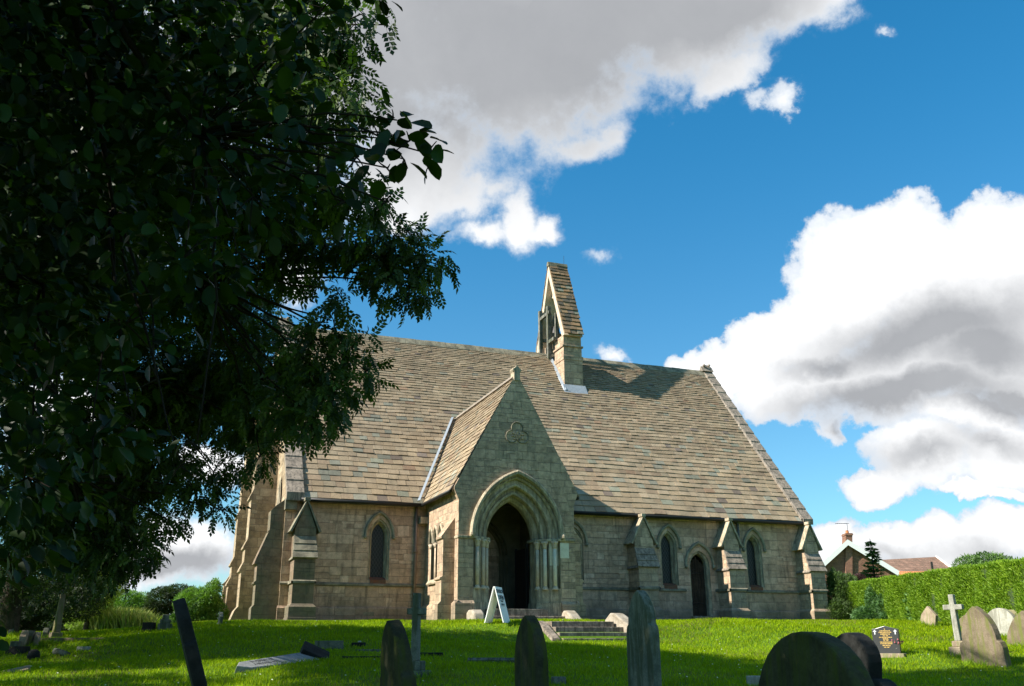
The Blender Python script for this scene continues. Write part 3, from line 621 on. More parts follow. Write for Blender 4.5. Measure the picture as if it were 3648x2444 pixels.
# back of the gable
mb.add([(PX0+.1, PY+.48, 4), (PX1-.1, PY+.48, 4), (PC, PY+.48, GA-.2)], [(0, 1, 2)])
porch = cp(mb, 'porch', MT['wallg'], fixn=False)
# lining of the porch
mb = MB(); mb.box(PX0+.42, PX0+.46, PY+.9, -.002, .3, 2.4-.9+1.1)
mb = MB()
mb.quad((PX1-.42, PY+.8, .3), (PX1-.42, 0, .3), (PX1-.42, 0, 4), (PX1-.42, PY+.8, 4))
wall(mb, PY+.8, 0, .3, lambda u: 4.0, lanc, lambda u, z, d: (PX0+.4+d, u, z))
for (uc, w_, sl_, zs, h) in lanc: sweep(mb, uc, w_, h, zs, sl_, [(0, 0), (0, .4)], PWS)
mb.quad((PX0, PY+.3, .36), (PX1, PY+.3, .36), (PX1, 0, .36), (PX0, 0, .36))
for sx in (-1, 1): mb.quad((PC+sx*1.6, PY+.9, 4), (PC+sx*1.6, 0, 4), (PC, 0, 6.6), (PC, PY+.9, 6.6))
wall(mb, PX0+.4, PX1-.4, .36, lambda u: 6.6-abs(u-PC)*1.6, [(PC, .72, .36, 2.3, 1.05)], lambda u, z, d: (u, -.02+d, z), brk=(PC,))
for sx in (-1, 1):
    for q in range(3): mb.tube([(PC+sx*(.78+.12*q), -.10, .36), (PC+sx*(.78+.12*q), -.10, 2.3)], .045, 8)
for q in range(3): sweep(mb, PC, .78+.12*q+.04, 1.1+.13*q, 2.3, None, [(0, -.02), (0, -.12), (.06, -.16), (.08, -.02)], lambda u, z, d: (u, d, z))
mb.box(4.75, 5.02, -2.6, -.1, .36, .85)
cp(mb, 'porch_lining', MT['inner'], porch, fixn=False)
mb = MB(); fill_arch(mb, PC, .70, 1.02, 2.3, .36, .16, PS); cp(mb, 'dark_doorway', MT['black'], porch)  # flat black sheet; the doorway's dark interior is put into its colour
# moulded arch with shafts
DP = -PY
prof = [(0, 0), (0, .10), (.05, .07), (.09, .11), (.10, .20), (.20, .20), (.23, .16), (.28, .16), (.31, .22), (.31, .40), (.41, .40), (.44, .35), (.50, .35), (.53, .42), (.53, .60), (.60, .60), (.64, .66), (.67, .72), (.67, .95)]
mb = MB(); sweep(mb, PC, AW, AH, AZ, AZ, prof, PF, 16)
am = cp(mb, 'arch_moulding', MT['archstone'], porch, fixn=False, smooth=False)
mb = MB(); sweep(mb, PC, AW+.13, AH+.17, AZ, None, [(0, 0), (0, -.06), (.05, -.11), (.12, -.09), (.14, 0)], PF, 16)
for sx in (-1, 1): mb.ball((PC+sx*(AW+.07), PY-.08, AZ+.06), (.08, .08, .10))
cp(mb, 'hood_mould', MT['trim'], porch, smooth=False)
mb = MB(); sweep(mb, PC, AW+.42, AH+.45, AZ+.35, None, [(0, -.004), (.27, -.004)], PF, 16); cp(mb, 'relieving_arch', MT['butt'], porch, fixn=False)
for sx in (-1, 1):
    mb = MB()
    steps = [(0, .20), (.31, .40), (.53, .60), (.67, .95)]; pd = 0; pu = 0
    pts = [(0, 0), (0, .20), (.31, .20), (.31, .40), (.53, .40), (.53, .60), (.67, .60), (.67, .98)]
    for (d0, e0), (d1, e1) in zip(pts[:-1], pts[1:]):
        mb.quad(PF(PC+sx*(AW-d0), .9, e0), PF(PC+sx*(AW-d1), .9, e1), PF(PC+sx*(AW-d1), AZ, e1), PF(PC+sx*(AW-d0), AZ, e0))
    mb.add([PF(PC+sx*(AW-.0), z, .0) for z in (-.4, .98)]+[PF(PC+sx*(AW-.66), z, .42) for z in (-.4, .98)]+[PF(PC+sx*(AW-.70), z, .98) for z in (-.4, .98)]+[PF(PC+sx*AW, z, .98) for z in (-.4, .98)],
           [(0, 2, 3, 1), (2, 4, 5, 3), (1, 3, 5, 7)])
    mb.add([PF(PC+sx*(AW+.1), z, -.08) for z in (-.4, .55)]+[PF(PC+sx*(AW-.70), z, .36) for z in (-.4, .55)]+[PF(PC+sx*(AW-.75), z, .98) for z in (-.4, .55)]+[PF(PC+sx*(AW+.1), z, .4) for z in (-.4, .60)],
           [(0, 2, 3, 1), (2, 4, 5, 3), (1, 3, 5, 7)])
    cp(mb, 'jamb', MT['trim'], porch, fixn=False)
    mb = MB(); mb.box(PC+sx*(AW+.14)-.15, PC+sx*(AW+.14)+.15, PY-.006, PY+.02, 1.92, 2.40); mb.box(min(PC+sx*(AW+.0), PC+sx*(AW-.3)), max(PC+sx*(AW+.0), PC+sx*(AW-.3)), PY+.196, PY+.21, 1.7, 2.4)
    if sx > 0: cp(mb, 'repair_block', MT['newstone_lit'], porch)
    for q, (d, e) in enumerate(((.16, .10), (.42, .30), (.60, .50))):
        mb = MB(); c = PF(PC+sx*(AW-d), 0, e)
        mb.tube([(c[0], c[1], 1.0), (c[0], c[1], 2.24)], .062, 12)
        sh = cp(mb, 'column', MT['newstone_lit' if sx > 0 and q < 2 else 'colstone'], porch, smooth=True)  # outer right shafts paler: skylight on them is put into the stone's colour
        mb = MB(); mb.tube([(c[0], c[1], 2.22), (c[0], c[1], 2.27), (c[0], c[1], 2.36), (c[0], c[1], 2.45)], [.07, .075, .085, .13], 12)
        for r in range(6): mb.ball((c[0]+.10*math.cos(r*1.05), c[1]+.10*math.sin(r*1.05), 2.41), .035, 6, 4)
        cp(mb, 'capital', MT['colstone'], sh, smooth=True)
        mb = MB(); mb.tube([(c[0], c[1], .94), (c[0], c[1], .98), (c[0], c[1], 1.02), (c[0], c[1], 1.05)], [.11, .105, .075, .07], 12)
        cp(mb, 'base', MT['colstone'], sh, smooth=True)
    mb = MB(); a, c = PC+sx*(AW-.72), PC+sx*(AW+.50 if sx > 0 else AW+.53)
    mb.prism([(PC+sx*(AW+.52), PY-.05), (PC+sx*(AW-.05), PY-.05), (PC+sx*(AW-.70), PY+.42), (PC+sx*(AW-.76), PY+.98), (PC+sx*(AW+.45), PY+.98), (PC+sx*(AW+.45), PY+.5), (PC+sx*(AW+.52), PY+.5)], 2.45, 2.53, 'z')
    cp(mb, 'impost', MT['trim'], porch, bevel=.012)
# west arcade shafts
for y_ in (-.68, -1.235, -1.805, -2.36):
    mb = MB(); mb.tube([(PX0+.04, y_, 1.36), (PX0+.04, y_, 2.42)], .055, 10); cl = cp(mb, 'column', MT['colstone'], porch, smooth=True)
    mb = MB(); mb.tube([(PX0+.03, y_, 2.38), (PX0+.03, y_, 2.43), (PX0+.03, y_, 2.53)], [.065, .075, .12], 10); cp(mb, 'capital', MT['colstone'], cl, smooth=True)
for (uc, w_, sl_, zs, h) in lanc:
    mb = MB(); sweep(mb, uc, .285, .56, 2.53, None, [(0, 0), (0, -.08), (.05, -.11), (.08, -.06), (.085, 0)], PWS); cp(mb, 'hood_mould', MT['trim'], porch)
    mb = MB(); fill_arch(mb, uc, .2, .42, 2.52, 1.36, .22, PWS); cp(mb, 'glass', MT['glass'], porch)
mb = MB(); mb.hexa([(PX0-.07, -2.5, 1.2), (PX0, -2.5, 1.2), (PX0, -.5, 1.2), (PX0-.07, -.5, 1.2), (PX0-.09, -2.5, 1.24), (PX0, -2.5, 1.36), (PX0, -.5, 1.36), (PX0-.09, -.5, 1.24)]); cp(mb, 'sill', MT['trim'], porch)
# plinth, strings and clasping buttresses
mb = MB()
for (a, b_) in ((PX0-.10, PC-AW+.02), (PC+AW-.02, PX1+.10)):
    if mb.v: cp(mb, 'plinth', MT['wallg'], porch); mb = MB()
    mb.prism([(PY+.01, -.4), (PY-.10, -.4), (PY-.10, .50), (PY+.01, .60)], a, b_, 'x')
cp(mb, 'plinth', MT['wallg'], porch); mb = MB()
mb.prism([(PX0+.01, -.4), (PX0-.09, -.4), (PX0-.09, .50), (PX0+.01, .60)], PY-.09, 0, 'y')
cp(mb, 'plinth', MT['wallg'], porch); mb = MB()
mb.prism([(PX1-.01, -.4), (PX1+.09, -.4), (PX1+.09, .50), (PX1-.01, .60)], PY-.09, 0, 'y')
cp(mb, 'plinth', MT['wallg'], porch)
for sx in (-1, 1):
    e = PX0 if sx < 0 else PX1; mb = MB()
    mb.prism([(e, -.4), (e+sx*.52, -.4), (e+sx*.52, .48), (e+sx*.42, .58), (e+sx*.42, 1.20), (e+sx*.47, 1.22), (e+sx*.47, 1.27), (e+sx*.38, 1.32), (e+sx*.38, 2.42), (e+sx*.44, 2.46), (e+sx*.44, 2.52), (e, 3.12)], PY+.36, PY+.98)
    cp(mb, 'side_buttress', MT['butt'], porch, bevel=.01)
# trefoil panel with carved foliage
mb = MB(); tz = 5.86
for (cx_, cz_) in ((0, .19), (-.19, -.10), (.19, -.10)):
    a0 = math.atan2(cz_, cx_); ring = [PF(PC+cx_+.20*math.cos(a0+t), tz+cz_+.20*math.sin(a0+t), -.02) for t in np.linspace(-2.05, 2.05, 13)]
    mb.tube(ring, .016, 6)
tf = cp(mb, 'trefoil_panel', MT['darktrim'], porch, smooth=True)
mb = MB()
for q in range(26):
    a, r = random.uniform(0, 6.28), random.uniform(.02, .20); mb.ball(PF(PC+r*math.cos(a)*1.1, tz-.08+r*math.sin(a)*.7, -.005), (random.uniform(.03, .06), .035, random.uniform(.03, .05)), 6, 4)
cp(mb, 'carving', MT['wallg'], tf, smooth=True)
mb = MB(); mb.prism([(PC-.10, GA-.28), (PC-.10, GA+.02), (PC-.15, GA+.10), (PC-.07, GA+.16), (PC, GA+.24), (PC+.07, GA+.16), (PC+.15, GA+.10), (PC+.10, GA+.02), (PC+.10, GA-.28)], PY-.04, PY+.30)
for sx in (-1, 1): mb.ball((PC+sx*.10, PY+.02, GA+.08), (.07, .06, .07)); mb.ball((PC+sx*.08, PY+.25, GA+.1), (.07, .06, .07))
cp(mb, 'finial', MT['trim'], porch, smooth=False)
# porch roof
rl = math.hypot(PC-1.30, 7.86-3.93); c_, s_ = (PC-1.30)/rl, (7.86-3.93)/rl
for sx in (-1, 1):
    mb = MB(); O = (PC+sx*(PC-1.30), PY+.07, 3.90)
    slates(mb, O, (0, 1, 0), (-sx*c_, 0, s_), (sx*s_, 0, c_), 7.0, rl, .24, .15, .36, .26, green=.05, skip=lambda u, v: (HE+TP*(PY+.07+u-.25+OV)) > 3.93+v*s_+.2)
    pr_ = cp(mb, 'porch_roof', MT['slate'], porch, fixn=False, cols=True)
mb = MB()
for sx in (-1, 1): mb.hexa([(PC+sx*2.10, PY+.05, 3.92), (PC+sx*2.1, 2.9, 3.92), (PC, 2.9, 7.8), (PC, PY+.05, 7.8), (PC+sx*2.10, PY+.05, 3.97), (PC+sx*2.1, 2.9, 3.97), (PC, 2.9, 7.84), (PC, PY+.05, 7.84)])
cp(mb, 'roof_deck', MT['darktrim'], porch)
mb = MB(); y_ = PY+.1
while y_ < 2.9: mb.prism([(PC-.16, 7.76), (PC, 7.96), (PC+.16, 7.76)], y_, y_+.41); y_ += .42
cp(mb, 'ridge_tiles', MT['cope'], porch)
mb = MB(); mb.tube([(1.28, -.38, 3.90), (1.28, PY+.18, 3.90)], .06, 8); cp(mb, 'gutter', MT['iron'], porch, smooth=True); mb = MB(); mb.tube([(5.69, -.38, 3.90), (5.69, PY+.18, 3.90)], .06, 8)
cp(mb, 'gutter', MT['iron'], porch, smooth=True)
mb = MB(); va, vb = Vector((1.16, -.42, 3.98)), Vector((PC-.20, 2.75, 7.80)); n_ = Vector((0, -sn_, cs)); u_ = Vector((-1, 0, 0))
for q in range(16):
    a, b_ = va.lerp(vb, q/16), va.lerp(vb, (q+1)/16)
    mb.hexa([a+n_*.03, a+u_*.09+n_*.03, b_+u_*.09+n_*.03, b_+n_*.03, a+n_*.10, a+u_*.09+n_*.07, b_+u_*.09+n_*.07, b_+n_*.10])
cp(mb, 'valley_flashing', MT['lead'], porch)
# iron gates folded inwards
mb = MB(); mb.box(4.16, 4.20, PY+.98, PY+2.0, .40, 2.3); mb.box(4.14, 4.22, PY+.98, PY+1.03, .38, 2.42); mb.box(4.145, 4.215, PY+1.95, PY+2.0, .38, 2.36); cp(mb, 'gate_leaf', MT['black'], porch)
mb = MB(); mb.box(2.74, 2.78, PY+.98, PY+2.0, .40, 2.3); cp(mb, 'gate_leaf', MT['black'], porch)
mb = MB(); mb.box(PC-1.0, PC+1.0, PY-.02, PY+1.0, .1, .355); mb.box(PC-1.35, PC+1.45, PY-.45, PY-.02, -.2, .13); mb.box(PC-1.35, PC+1.55, PY-.80, PY-.45, -.3, .0)
cp(mb, 'porch_step', MT['step'], porch, bevel=.02)
for sx, xx in ((-1, PC-1.55), (1, PC+1.55)):
    mb = MB(); yy = PY
    mb.prism([(yy-.15, -.2), (yy-.15, .20), (yy-.30, .30), (yy-.5, .30), (yy-.72, .20), (yy-1.35, -.18)] if sx > 0 else [(yy-.1, -.2), (yy-.1, .22), (yy-.3, .30), (yy-.62, .30), (yy-.85, .18), (yy-.95, -.2)], xx-.17, xx+.17, 'x')
    cp(mb, 'step_kerb', MT['kerb'], porch, bevel=.05)

# ------------------------------------------------------------------ bellcote
B0, B1 = 8.98, 9.90
mb = MB()
for sg in (-1, 1):
    f = lambda y: WD+sg*(WD-y)
    for (y0, y1, z0, z1, e) in ((4.62, 5.66, 9.2, 11.40, 0), (4.60, 5.68, 11.40, 11.60, .03), (4.66, 5.66, 11.60, 12.02, -.01), (4.60, 5.70, 12.02, 12.10, .05), (4.68, 5.64, 12.10, 12.58, -.02)):
        ya, yb_ = sorted((f(y0), f(y1))); mb.box(B0-e, B1+e, ya, yb_, z0, z1)
bc = cp(mb, 'bellcote', MT['butt'], bevel=.012)
TA, TE = 16.62, 12.56; tn = math.hypot(WD-4.50, TA-TE); tc_, ts_ = (WD-4.50)/tn, (TA-TE)/tn
for sg in (-1, 1):
    O = (B0-.02 if sg < 0 else B1+.02, WD+sg*(WD-4.50), TE); U_ = (1, 0, 0) if sg < 0 else (-1, 0, 0)
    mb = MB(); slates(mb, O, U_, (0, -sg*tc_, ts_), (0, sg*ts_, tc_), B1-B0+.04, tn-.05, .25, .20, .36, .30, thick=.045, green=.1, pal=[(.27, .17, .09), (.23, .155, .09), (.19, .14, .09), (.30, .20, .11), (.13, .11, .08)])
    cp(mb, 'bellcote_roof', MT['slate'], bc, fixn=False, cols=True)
mb = MB()
for sg in (-1, 1):
    Y = lambda y: WD+sg*(WD-y)
    mb.prism([(Y(4.52), TE-.02), (WD, TA-.06), (WD, TA-.62), (Y(4.80), TE-.02)], B0, B1, 'x')
mb.prism([(WD-.55, 15.1), (WD, TA-.3), (WD+.55, 15.1), (WD+.5, 15.0), (WD-.5, 15.0)], B0+.3, B1-.3, 'x')
cp(mb, 'bellcote_gable', MT['colstone'], bc)
mb = MB(); mb.prism([(WD-.12, TA-.12), (WD-.07, TA+.10), (WD+.07, TA+.10), (WD+.12, TA-.12)], B0-.05, B1+.05, 'x'); cp(mb, 'ridge_tiles', MT['darktrim'], bc, bevel=.01)
mb = MB()
for (x_, y_, z0, z1, r_) in ((B0-.14, 5.95, 11.6, 14.35, .085), (B0-.14, 6.95, 12.2, 14.45, .085), (B0+.15, 5.75, 12.1, 14.0, .06), (B0+.15, 6.45, 12.1, 14.2, .06), (B0+.6, 5.95, 11.8, 14.3, .08), (B0+.6, 6.95, 12.1, 14.3, .08)):
    mb.box(x_-r_, x_+r_, y_-r_, y_+r_, z0, z1)
mb.box(B0-.1, B0+.75, 5.88, 6.02, 12.9, 13.05); mb.box(B0-.1, B0+.75, 6.88, 7.02, 12.9, 13.05); mb.box(B0-.20, B0-.08, 5.8, 7.1, 13.95, 14.1); mb.box(B0-.2, B0-.06, 5.3, 6.1, 12.5, 12.66)
cp(mb, 'bell_frame', MT['timber'], bc, bevel=.01)
mb = MB(); mb.tube([(B0+.42, 6.45, z) for z in (13.0, 13.05, 13.3, 13.55, 13.7)], [.30, .27, .20, .15, .03], 14); cp(mb, 'bell', MT['iron'], bc, smooth=True)
mb = MB(); mb.tube([(B1-.1, WD, TA), (B1-.1, WD, TA+.55)], .008, 5); cp(mb, 'lightning_rod', MT['iron'], bc)
mb = MB(); zc = lambda y: HE+TP*(y+OV)
mb.hexa([(B0-.12, 4.36, zc(4.36)+.03), (B1+.14, 4.36, zc(4.36)+.03), (B1+.14, 4.66, zc(4.66)+.02), (B0-.12, 4.66, zc(4.66)+.02), (B0-.1, 4.36, zc(4.36)+.09), (B1+.12, 4.36, zc(4.36)+.09), (B1+.1, 4.60, zc(4.66)+.16), (B0-.1, 4.60, zc(4.66)+.16)])
mb.hexa([(B0-.14, 4.4, zc(4.4)+.02), (B0+.01, 4.4, zc(4.4)+.02), (B0+.01, 6.0, zc(6.0)+.02), (B0-.14, 6.0, zc(6.0)+.02), (B0-.12, 4.4, zc(4.4)+.12), (B0+.01, 4.4, zc(4.4)+.2), (B0+.01, 6.0, zc(6.0)+.2), (B0-.12, 6.0, zc(6.0)+.12)])
cp(mb, 'lead_flashing', MT['lead'], bc, bevel=.02)
#NEXT#
# ------------------------------------------------------------------ steps on the bank
GS = 'steps and kerbs on the bank'
st_ = empty('stone_steps', (3.4, -8.6, -.66), 'flight of four stone steps with sloping pale kerbs set in the grass bank', 'steps')
sx0, sx1 = 2.62, 4.42
for q in range(4):
    mb = MB(); mb.box(sx0-.02*q-3.4, sx1+.14*q-3.4, -.30*(q+1)+.45, -.30*q+.45+(.25 if q == 0 else .06), -.3, .545-.142*q)
    o = mb.build('step', MT['step'], st_, bevel=.012)
for nm, x0, x1, o0 in (('kerb', sx1-3.4+.02, sx1-3.4+.34, 0), ('kerb', sx0-3.4-.34, sx0-3.4-.08, 1)):
    mb = MB(); sh = .20 if o0 == 0 else -.05
    pts = [(.75, .60), (.42, .77), (.20, .75), (-.75, .26), (-.80, -.2), (.75, -.2)] if o0 == 0 else [(.75, .50), (.42, .56), (.20, .50), (-.75, .12), (-.80, -.2), (.75, -.2)]
    n = len(pts); mb.add([(x0+(sh if y_ < 0 else 0), y_, z_) for y_, z_ in pts]+[(x1+(sh if y_ < 0 else 0), y_, z_) for y_, z_ in pts],
        [tuple(range(n)), tuple(range(2*n-1, n-1, -1))]+[(i, i+n, (i+1) % n+n, (i+1) % n) for i in range(n)])
    mb.build(nm, MT['kerb' if o0 == 0 else 'step'], st_, bevel=.04)  # left kerb gets the darker step stone, its shade put into the colour

# ------------------------------------------------------------------ sandwich board
def textmesh(name, s_, size, mat, mtx, parent, align='CENTER', ext=.002, bold=0.0):
    cu = bpy.data.curves.new(name, 'FONT'); cu.body = s_; cu.size = size; cu.align_x = align; cu.extrude = ext; cu.offset = bold; cu.resolution_u = 2
    tmp = bpy.data.objects.new(name, cu); me = bpy.data.meshes.new_from_object(tmp); bpy.data.objects.remove(tmp); bpy.data.curves.remove(cu)
    me.transform(mtx); me.materials.clear(); me.materials.append(mat); me.name = name
    o = bpy.data.objects.new(name, me); COL.objects.link(o); o.parent = parent; return o
b0 = G(1772, 2219)
ab = empty('sandwich_board', b0, 'white folding sandwich board reading church open on the grass before the porch', 'sign')
hd = _F*math.cos(math.radians(19))+_R*math.sin(math.radians(19)); ab.rotation_euler = (0, 0, math.atan2(hd[1], hd[0]))
HB, SP, LB = .90, .255, .52          # local x runs along the hinge, away from the camera
for sg, nm in ((-1, 'rear_panel'), (1, 'front_panel')):
    mb = MB(); y0 = -sg*SP
    mb.hexa([(-LB/2, y0-.012, 0), (LB/2, y0-.012, 0), (LB/2, y0+.012, 0), (-LB/2, y0+.012, 0), (-LB/2, -.012-sg*.012, HB), (LB/2, -.012-sg*.012, HB), (LB/2, .012-sg*.012, HB), (-LB/2, .012-sg*.012, HB)])
    pn = mb.build(nm, MT['white'], ab)
    if sg == 1:
        an = math.atan2(SP-.012, HB); dn = Vector((0, -math.sin(an), -math.cos(an))); out = Vector((0, -math.cos(an), math.sin(an)))
        def tm(d): 
            o_ = Vector((0, -.024, HB))+dn*d+out*.006
            return Matrix(((1, -dn.x, out.x, o_.x), (0, -dn.y, out.y, o_.y), (0, -dn.z, out.z, o_.z), (0, 0, 0, 1)))
        for t_, sz, d in (('CHURCH', .125, .16), ('OPEN', .15, .33), ('PLEASE', .055, .40), ('COME IN', .06, .48)):
            textmesh('lettering', t_, sz, MT['text'], tm(d), pn, bold=.005 if sz > .1 else .001)
        for d in (.36, .50): mb = MB(); p0 = tm(d) @ Vector((-.14, 0, 0)); p1 = tm(d) @ Vector((.14, 0, 0)); mb.tube([p0, p1], .004, 4); mb.build('ruled_line', MT['text'], pn)

# ------------------------------------------------------------------ gravestones
def outline(kind, w_, h):
    a = w_/2
    if kind == 'round': return [(-a, 0)]+[(-a*math.cos(t), h-a+a*math.sin(t)) for t in np.linspace(0, math.pi, 17)]+[(a, 0)]
    if kind == 'low': return [(-a, 0), (-a, h*.80)]+[(-a+2*a*t, h*.80+h*.20*math.sin(math.pi*t)) for t in np.linspace(.08, .92, 9)]+[(a, h*.80), (a, 0)]
    if kind == 'gothic': return [(-a, 0)]+[(x, z) for x, z in arch(a, a*1.55, h-a*1.55, None, 8)]+[(a, 0)]
    if kind == 'shoulder':
        b_ = a*.80; zs = h-b_*1.55
        return [(-a, 0), (-a, zs-.13), (-a*.93, zs-.03), (-b_, zs+.0)]+arch(b_, b_*1.55, zs+.001, None, 8)[1:-1]+[(b_, zs), (a*.93, zs-.03), (a, zs-.13), (a, 0)]
    if kind == 'double':
        r = a*.58; zc = h-r
        L_ = [(-a, 0), (-a, zc-.22)]+[(-a+.12-.12*math.cos(t), zc-.22+.12*math.sin(t)) for t in np.linspace(.3, 1.9, 6)]
        return L_+[(-r*math.cos(t), zc+r*math.sin(t)) for t in np.linspace(0, math.pi, 13)]+[(-x, z) for x, z in L_[::-1]]
    if kind == 'kite': return [(-a*.55, 0), (-a, h*.52), (-a*.78, h*.72), (0, h), (a*.95, h*.66), (a*.62, 0)]
    if kind == 'peak': return [(-a, 0), (-a, h*.90), (-a*.7, h*.915), (0, h), (a*.7, h*.915), (a, h*.90), (a, 0)]
    if kind == 'slab': return [(-a, 0), (-a, h), (a, h), (a, 0)]
NORMW = -math.pi/2
def wd(px, wpx, s): 
    """true width of a west-facing stone whose face spans wpx pixels"""
    az = YAW+math.atan((px-1824)/FPX/math.cos(PITCH)); return wpx*s/FPX/max(abs(math.sin(az)), .2)
def stone(name, kind, loc, w_, h, t, mat, label, cat='headstone', group='gravestones in the churchyard', rz=0, lean=0, tip=0, sink=.25, inset=True, bev=.012):
    mb = MB(); ol = outline(kind, w_, h+sink); ol = [(u, z-sink) for u, z in ol]; mb.prism(ol, -t/2, t/2)
    o = mb.build(name, MT[mat], None, loc=loc, rot=(tip, lean, NORMW+rz), bevel=bev)
    return tag(o, label, cat, group)
GP = lambda px, s: (lambda p: vec(p[0], p[1], float(gz(p[0], p[1]))))(P(px, 2289, s))
def tall(px, py, s): p = P(px, py, s); return p[2]-float(gz(p[0], p[1]))
# foreground, in the tree's shade; each faces west
tp0 = P(636, 2134, 7.0); gl = float(gz(tp0[0], tp0[1])); b_ = tp0+_R*(tp0[2]-gl)*math.tan(math.radians(19.5)); b_[2] = gl
o = stone('headstone', 'shoulder', b_, .54, (tp0[2]-gl)/math.cos(math.radians(19.5)), .088, 'gdark', 'thin blackened headstone seen on edge, leaning far over to the left in the foreground')
o.matrix_world = Matrix.Translation(tuple(b_)) @ Matrix.Rotation(math.radians(-19.5), 4, Vector(tuple(_F))) @ Matrix.Rotation(NORMW-math.radians(1.5), 4, 'Z')
def leaning(o, loc, deg, rz=0, fwd=0): o.matrix_world = Matrix.Translation(tuple(loc)) @ Matrix.Rotation(math.radians(deg), 4, Vector(tuple(_F))) @ Matrix.Rotation(math.radians(fwd), 4, Vector(tuple(_R))) @ Matrix.Rotation(NORMW+rz, 4, 'Z')
def hstone(px, pyt, s, kind, w_, t, mat, label, deg=0, rz=0, py_base=None, **k):
    loc = GP(px, s) if py_base is None else G(px, py_base)
    if py_base is not None: s = float((loc-vec(CX, CY, CZ))@_F)
    pt_ = P(px, pyt, s); h = pt_[2]-loc[2]
    o = stone('headstone', kind, loc, w_, h, t, mat, label, **k)
    leaning(o, loc, deg, rz); return o
hstone(1462, 2204, 6.7, 'shoulder', .56, .10, 'gmoss', 'dark pointed headstone with notched shoulders leaning left in front of the mossy cross', deg=-6, rz=.06)
hstone(1895, 2191, 9.6, 'gothic', .62, .12, 'gmoss', 'dark green rounded headstone standing left of the stone steps', deg=-1)
hstone(2290, 2102, 11.0, 'shoulder', .60, .11, 'ggrey', 'tall grey pointed headstone standing right of the stone steps', deg=0)
hstone(2868, 2250, 4.3, 'round', .72, .11, 'gmoss', 'large round topped dark headstone closest to the viewer', deg=1)
hstone(3050, 2253, 6.6, 'double', .66, .12, 'gdark', 'black headstone with round top and round shoulders behind the large round one', deg=-1)
# right-hand group, in the sun
hstone(3515, 2159, 0, 'shoulder', 1.0, .14, 'gbrown', 'big brown mossy pointed headstone leaning in the sun beside the pale cross', deg=-3, py_base=2369)
hstone(3313, 2159, 0, 'kite', .62, .10, 'gtan', 'small kite shaped tan headstone against the clipped hedge', deg=3, py_base=2228)
hstone(3572, 2166, 0, 'round', 1.0, .13, 'gwhite', 'pale grey round topped headstone near the hedge at the right', deg=4, py_base=2268)
hstone(3615, 2172, 0, 'low', .95, .12, 'gtan', 'orange brown headstone half hidden behind the pale round one', deg=1, py_base=2272)
hstone(3668, 2175, 0, 'gothic', 1.1, .14, 'gbrown', 'brown pointed headstone cut by the right edge of the photo', deg=1, py_base=2305)
hstone(3456, 2190, 0, 'low', .6, .12, 'gbrown', 'low brown headstone mostly hidden behind the pale cross', py_base=2248)
# left-hand group, in the shade
LS = [(78, 2245, 2308, 'low', .55, .12, 'gtan', 'pale brown headstone on edge at the left end of the shaded row of three'), (104, 2246, 2298, 'low', .55, .12, 'gbrown', 'middle headstone of the shaded row of three at far left'),
      (128, 2251, 2300, 'gothic', .5, .10, 'gtan', 'leaning pale headstone at the right end of the shaded row of three'), (160, 2236, 2275, 'low', .5, .11, 'ggrey', 'grey headstone just left of the shaded stone shaft'),
      (50, 2284, 2322, 'slab', .45, .15, 'ggrey', 'low grey block stone in front of the shaded row at far left'), (38, 2233, 2264, 'gothic', .5, .1, 'ggrey', 'distant grey headstone under the dark trees at far left')]
for q in LS: hstone(q[0], q[1], 0, q[3], q[4], q[5], q[6], q[7], py_base=q[2], deg=random.uniform(-3, 5), bev=.01)
hstone(783, 2180, 0, 'low', .5, .09, 'ggrey', 'small headstone on edge beside the west corner of the church', py_base=2226, deg=2)
def tagp(o, label, cat, group=None): return tag(o, label, cat, group)
def block(name, pxy, w_, d, h, mat, label, cat, rz=0, bev=.01, sink=.1, group=None, rx=0, ry=0):
    g_ = G(*pxy); mb = MB(); mb.box(-w_/2, w_/2, -d/2, d/2, -sink, h)
    return tag(mb.build(name, MT[mat], None, loc=g_, rot=(rx, ry, -YAW+rz), bevel=bev), label, cat, group)
# stone shaft on a plinth at left
g_ = G(196, 2276); o = empty('stone_shaft', g_, 'tall square stone shaft on a base under the dark trees', 'monument')
s = float((g_-vec(CX, CY, CZ))@_F); px_ = s/FPX
mb = MB(); a_, c_ = 12*px_, 8*px_; mb.hexa([(-a_, -a_, 20*px_), (a_, -a_, 20*px_), (a_, a_, 20*px_), (-a_, a_, 20*px_), (-c_, -c_, 146*px_), (c_, -c_, 146*px_), (c_, c_, 146*px_), (-c_, c_, 146*px_)]); mb.build('shaft', MT['gbrown'], o, bevel=.02)
mb = MB(); mb.box(-18*px_, 18*px_, -18*px_, 18*px_, -.2, 20.5*px_); mb.build('base', MT['gbrown'], o, bevel=.02); o.rotation_euler = (0, math.radians(2), .3)
block('grave_kerb', (275, 2284), 1.7, .15, .07, 'gbrown', 'long low brown kerb beside the shaded stone shaft', 'grave kerb', group='grave kerbs in the grass')
block('grave_kerb', (62, 2328), .36, .3, .14, 'gdark', 'dark square kerb block in front of the shaded headstones', 'grave kerb', group='grave kerbs in the grass')
g_ = G(586, 2242); s = float((g_-vec(CX, CY, CZ))@_F); k_ = s/FPX
o = empty('stepped_monument', g_, 'small stepped pyramid stone before the dark bush left of the church', 'monument')
for q, (ww, z0, z1) in enumerate(((46, 0, 18), (34, 18, 32), (22, 32, 48))): mb = MB(); mb.box(-ww*k_/2, ww*k_/2, -ww*k_/2, ww*k_/2, z0*k_-(.1 if q == 0 else 0), z1*k_); mb.build('tier', MT['ggrey'], o, bevel=.02)
block('box_tomb', (529, 2247), .24, .3, .20, 'gdark', 'low black tomb beside the stepped monument', 'tomb')
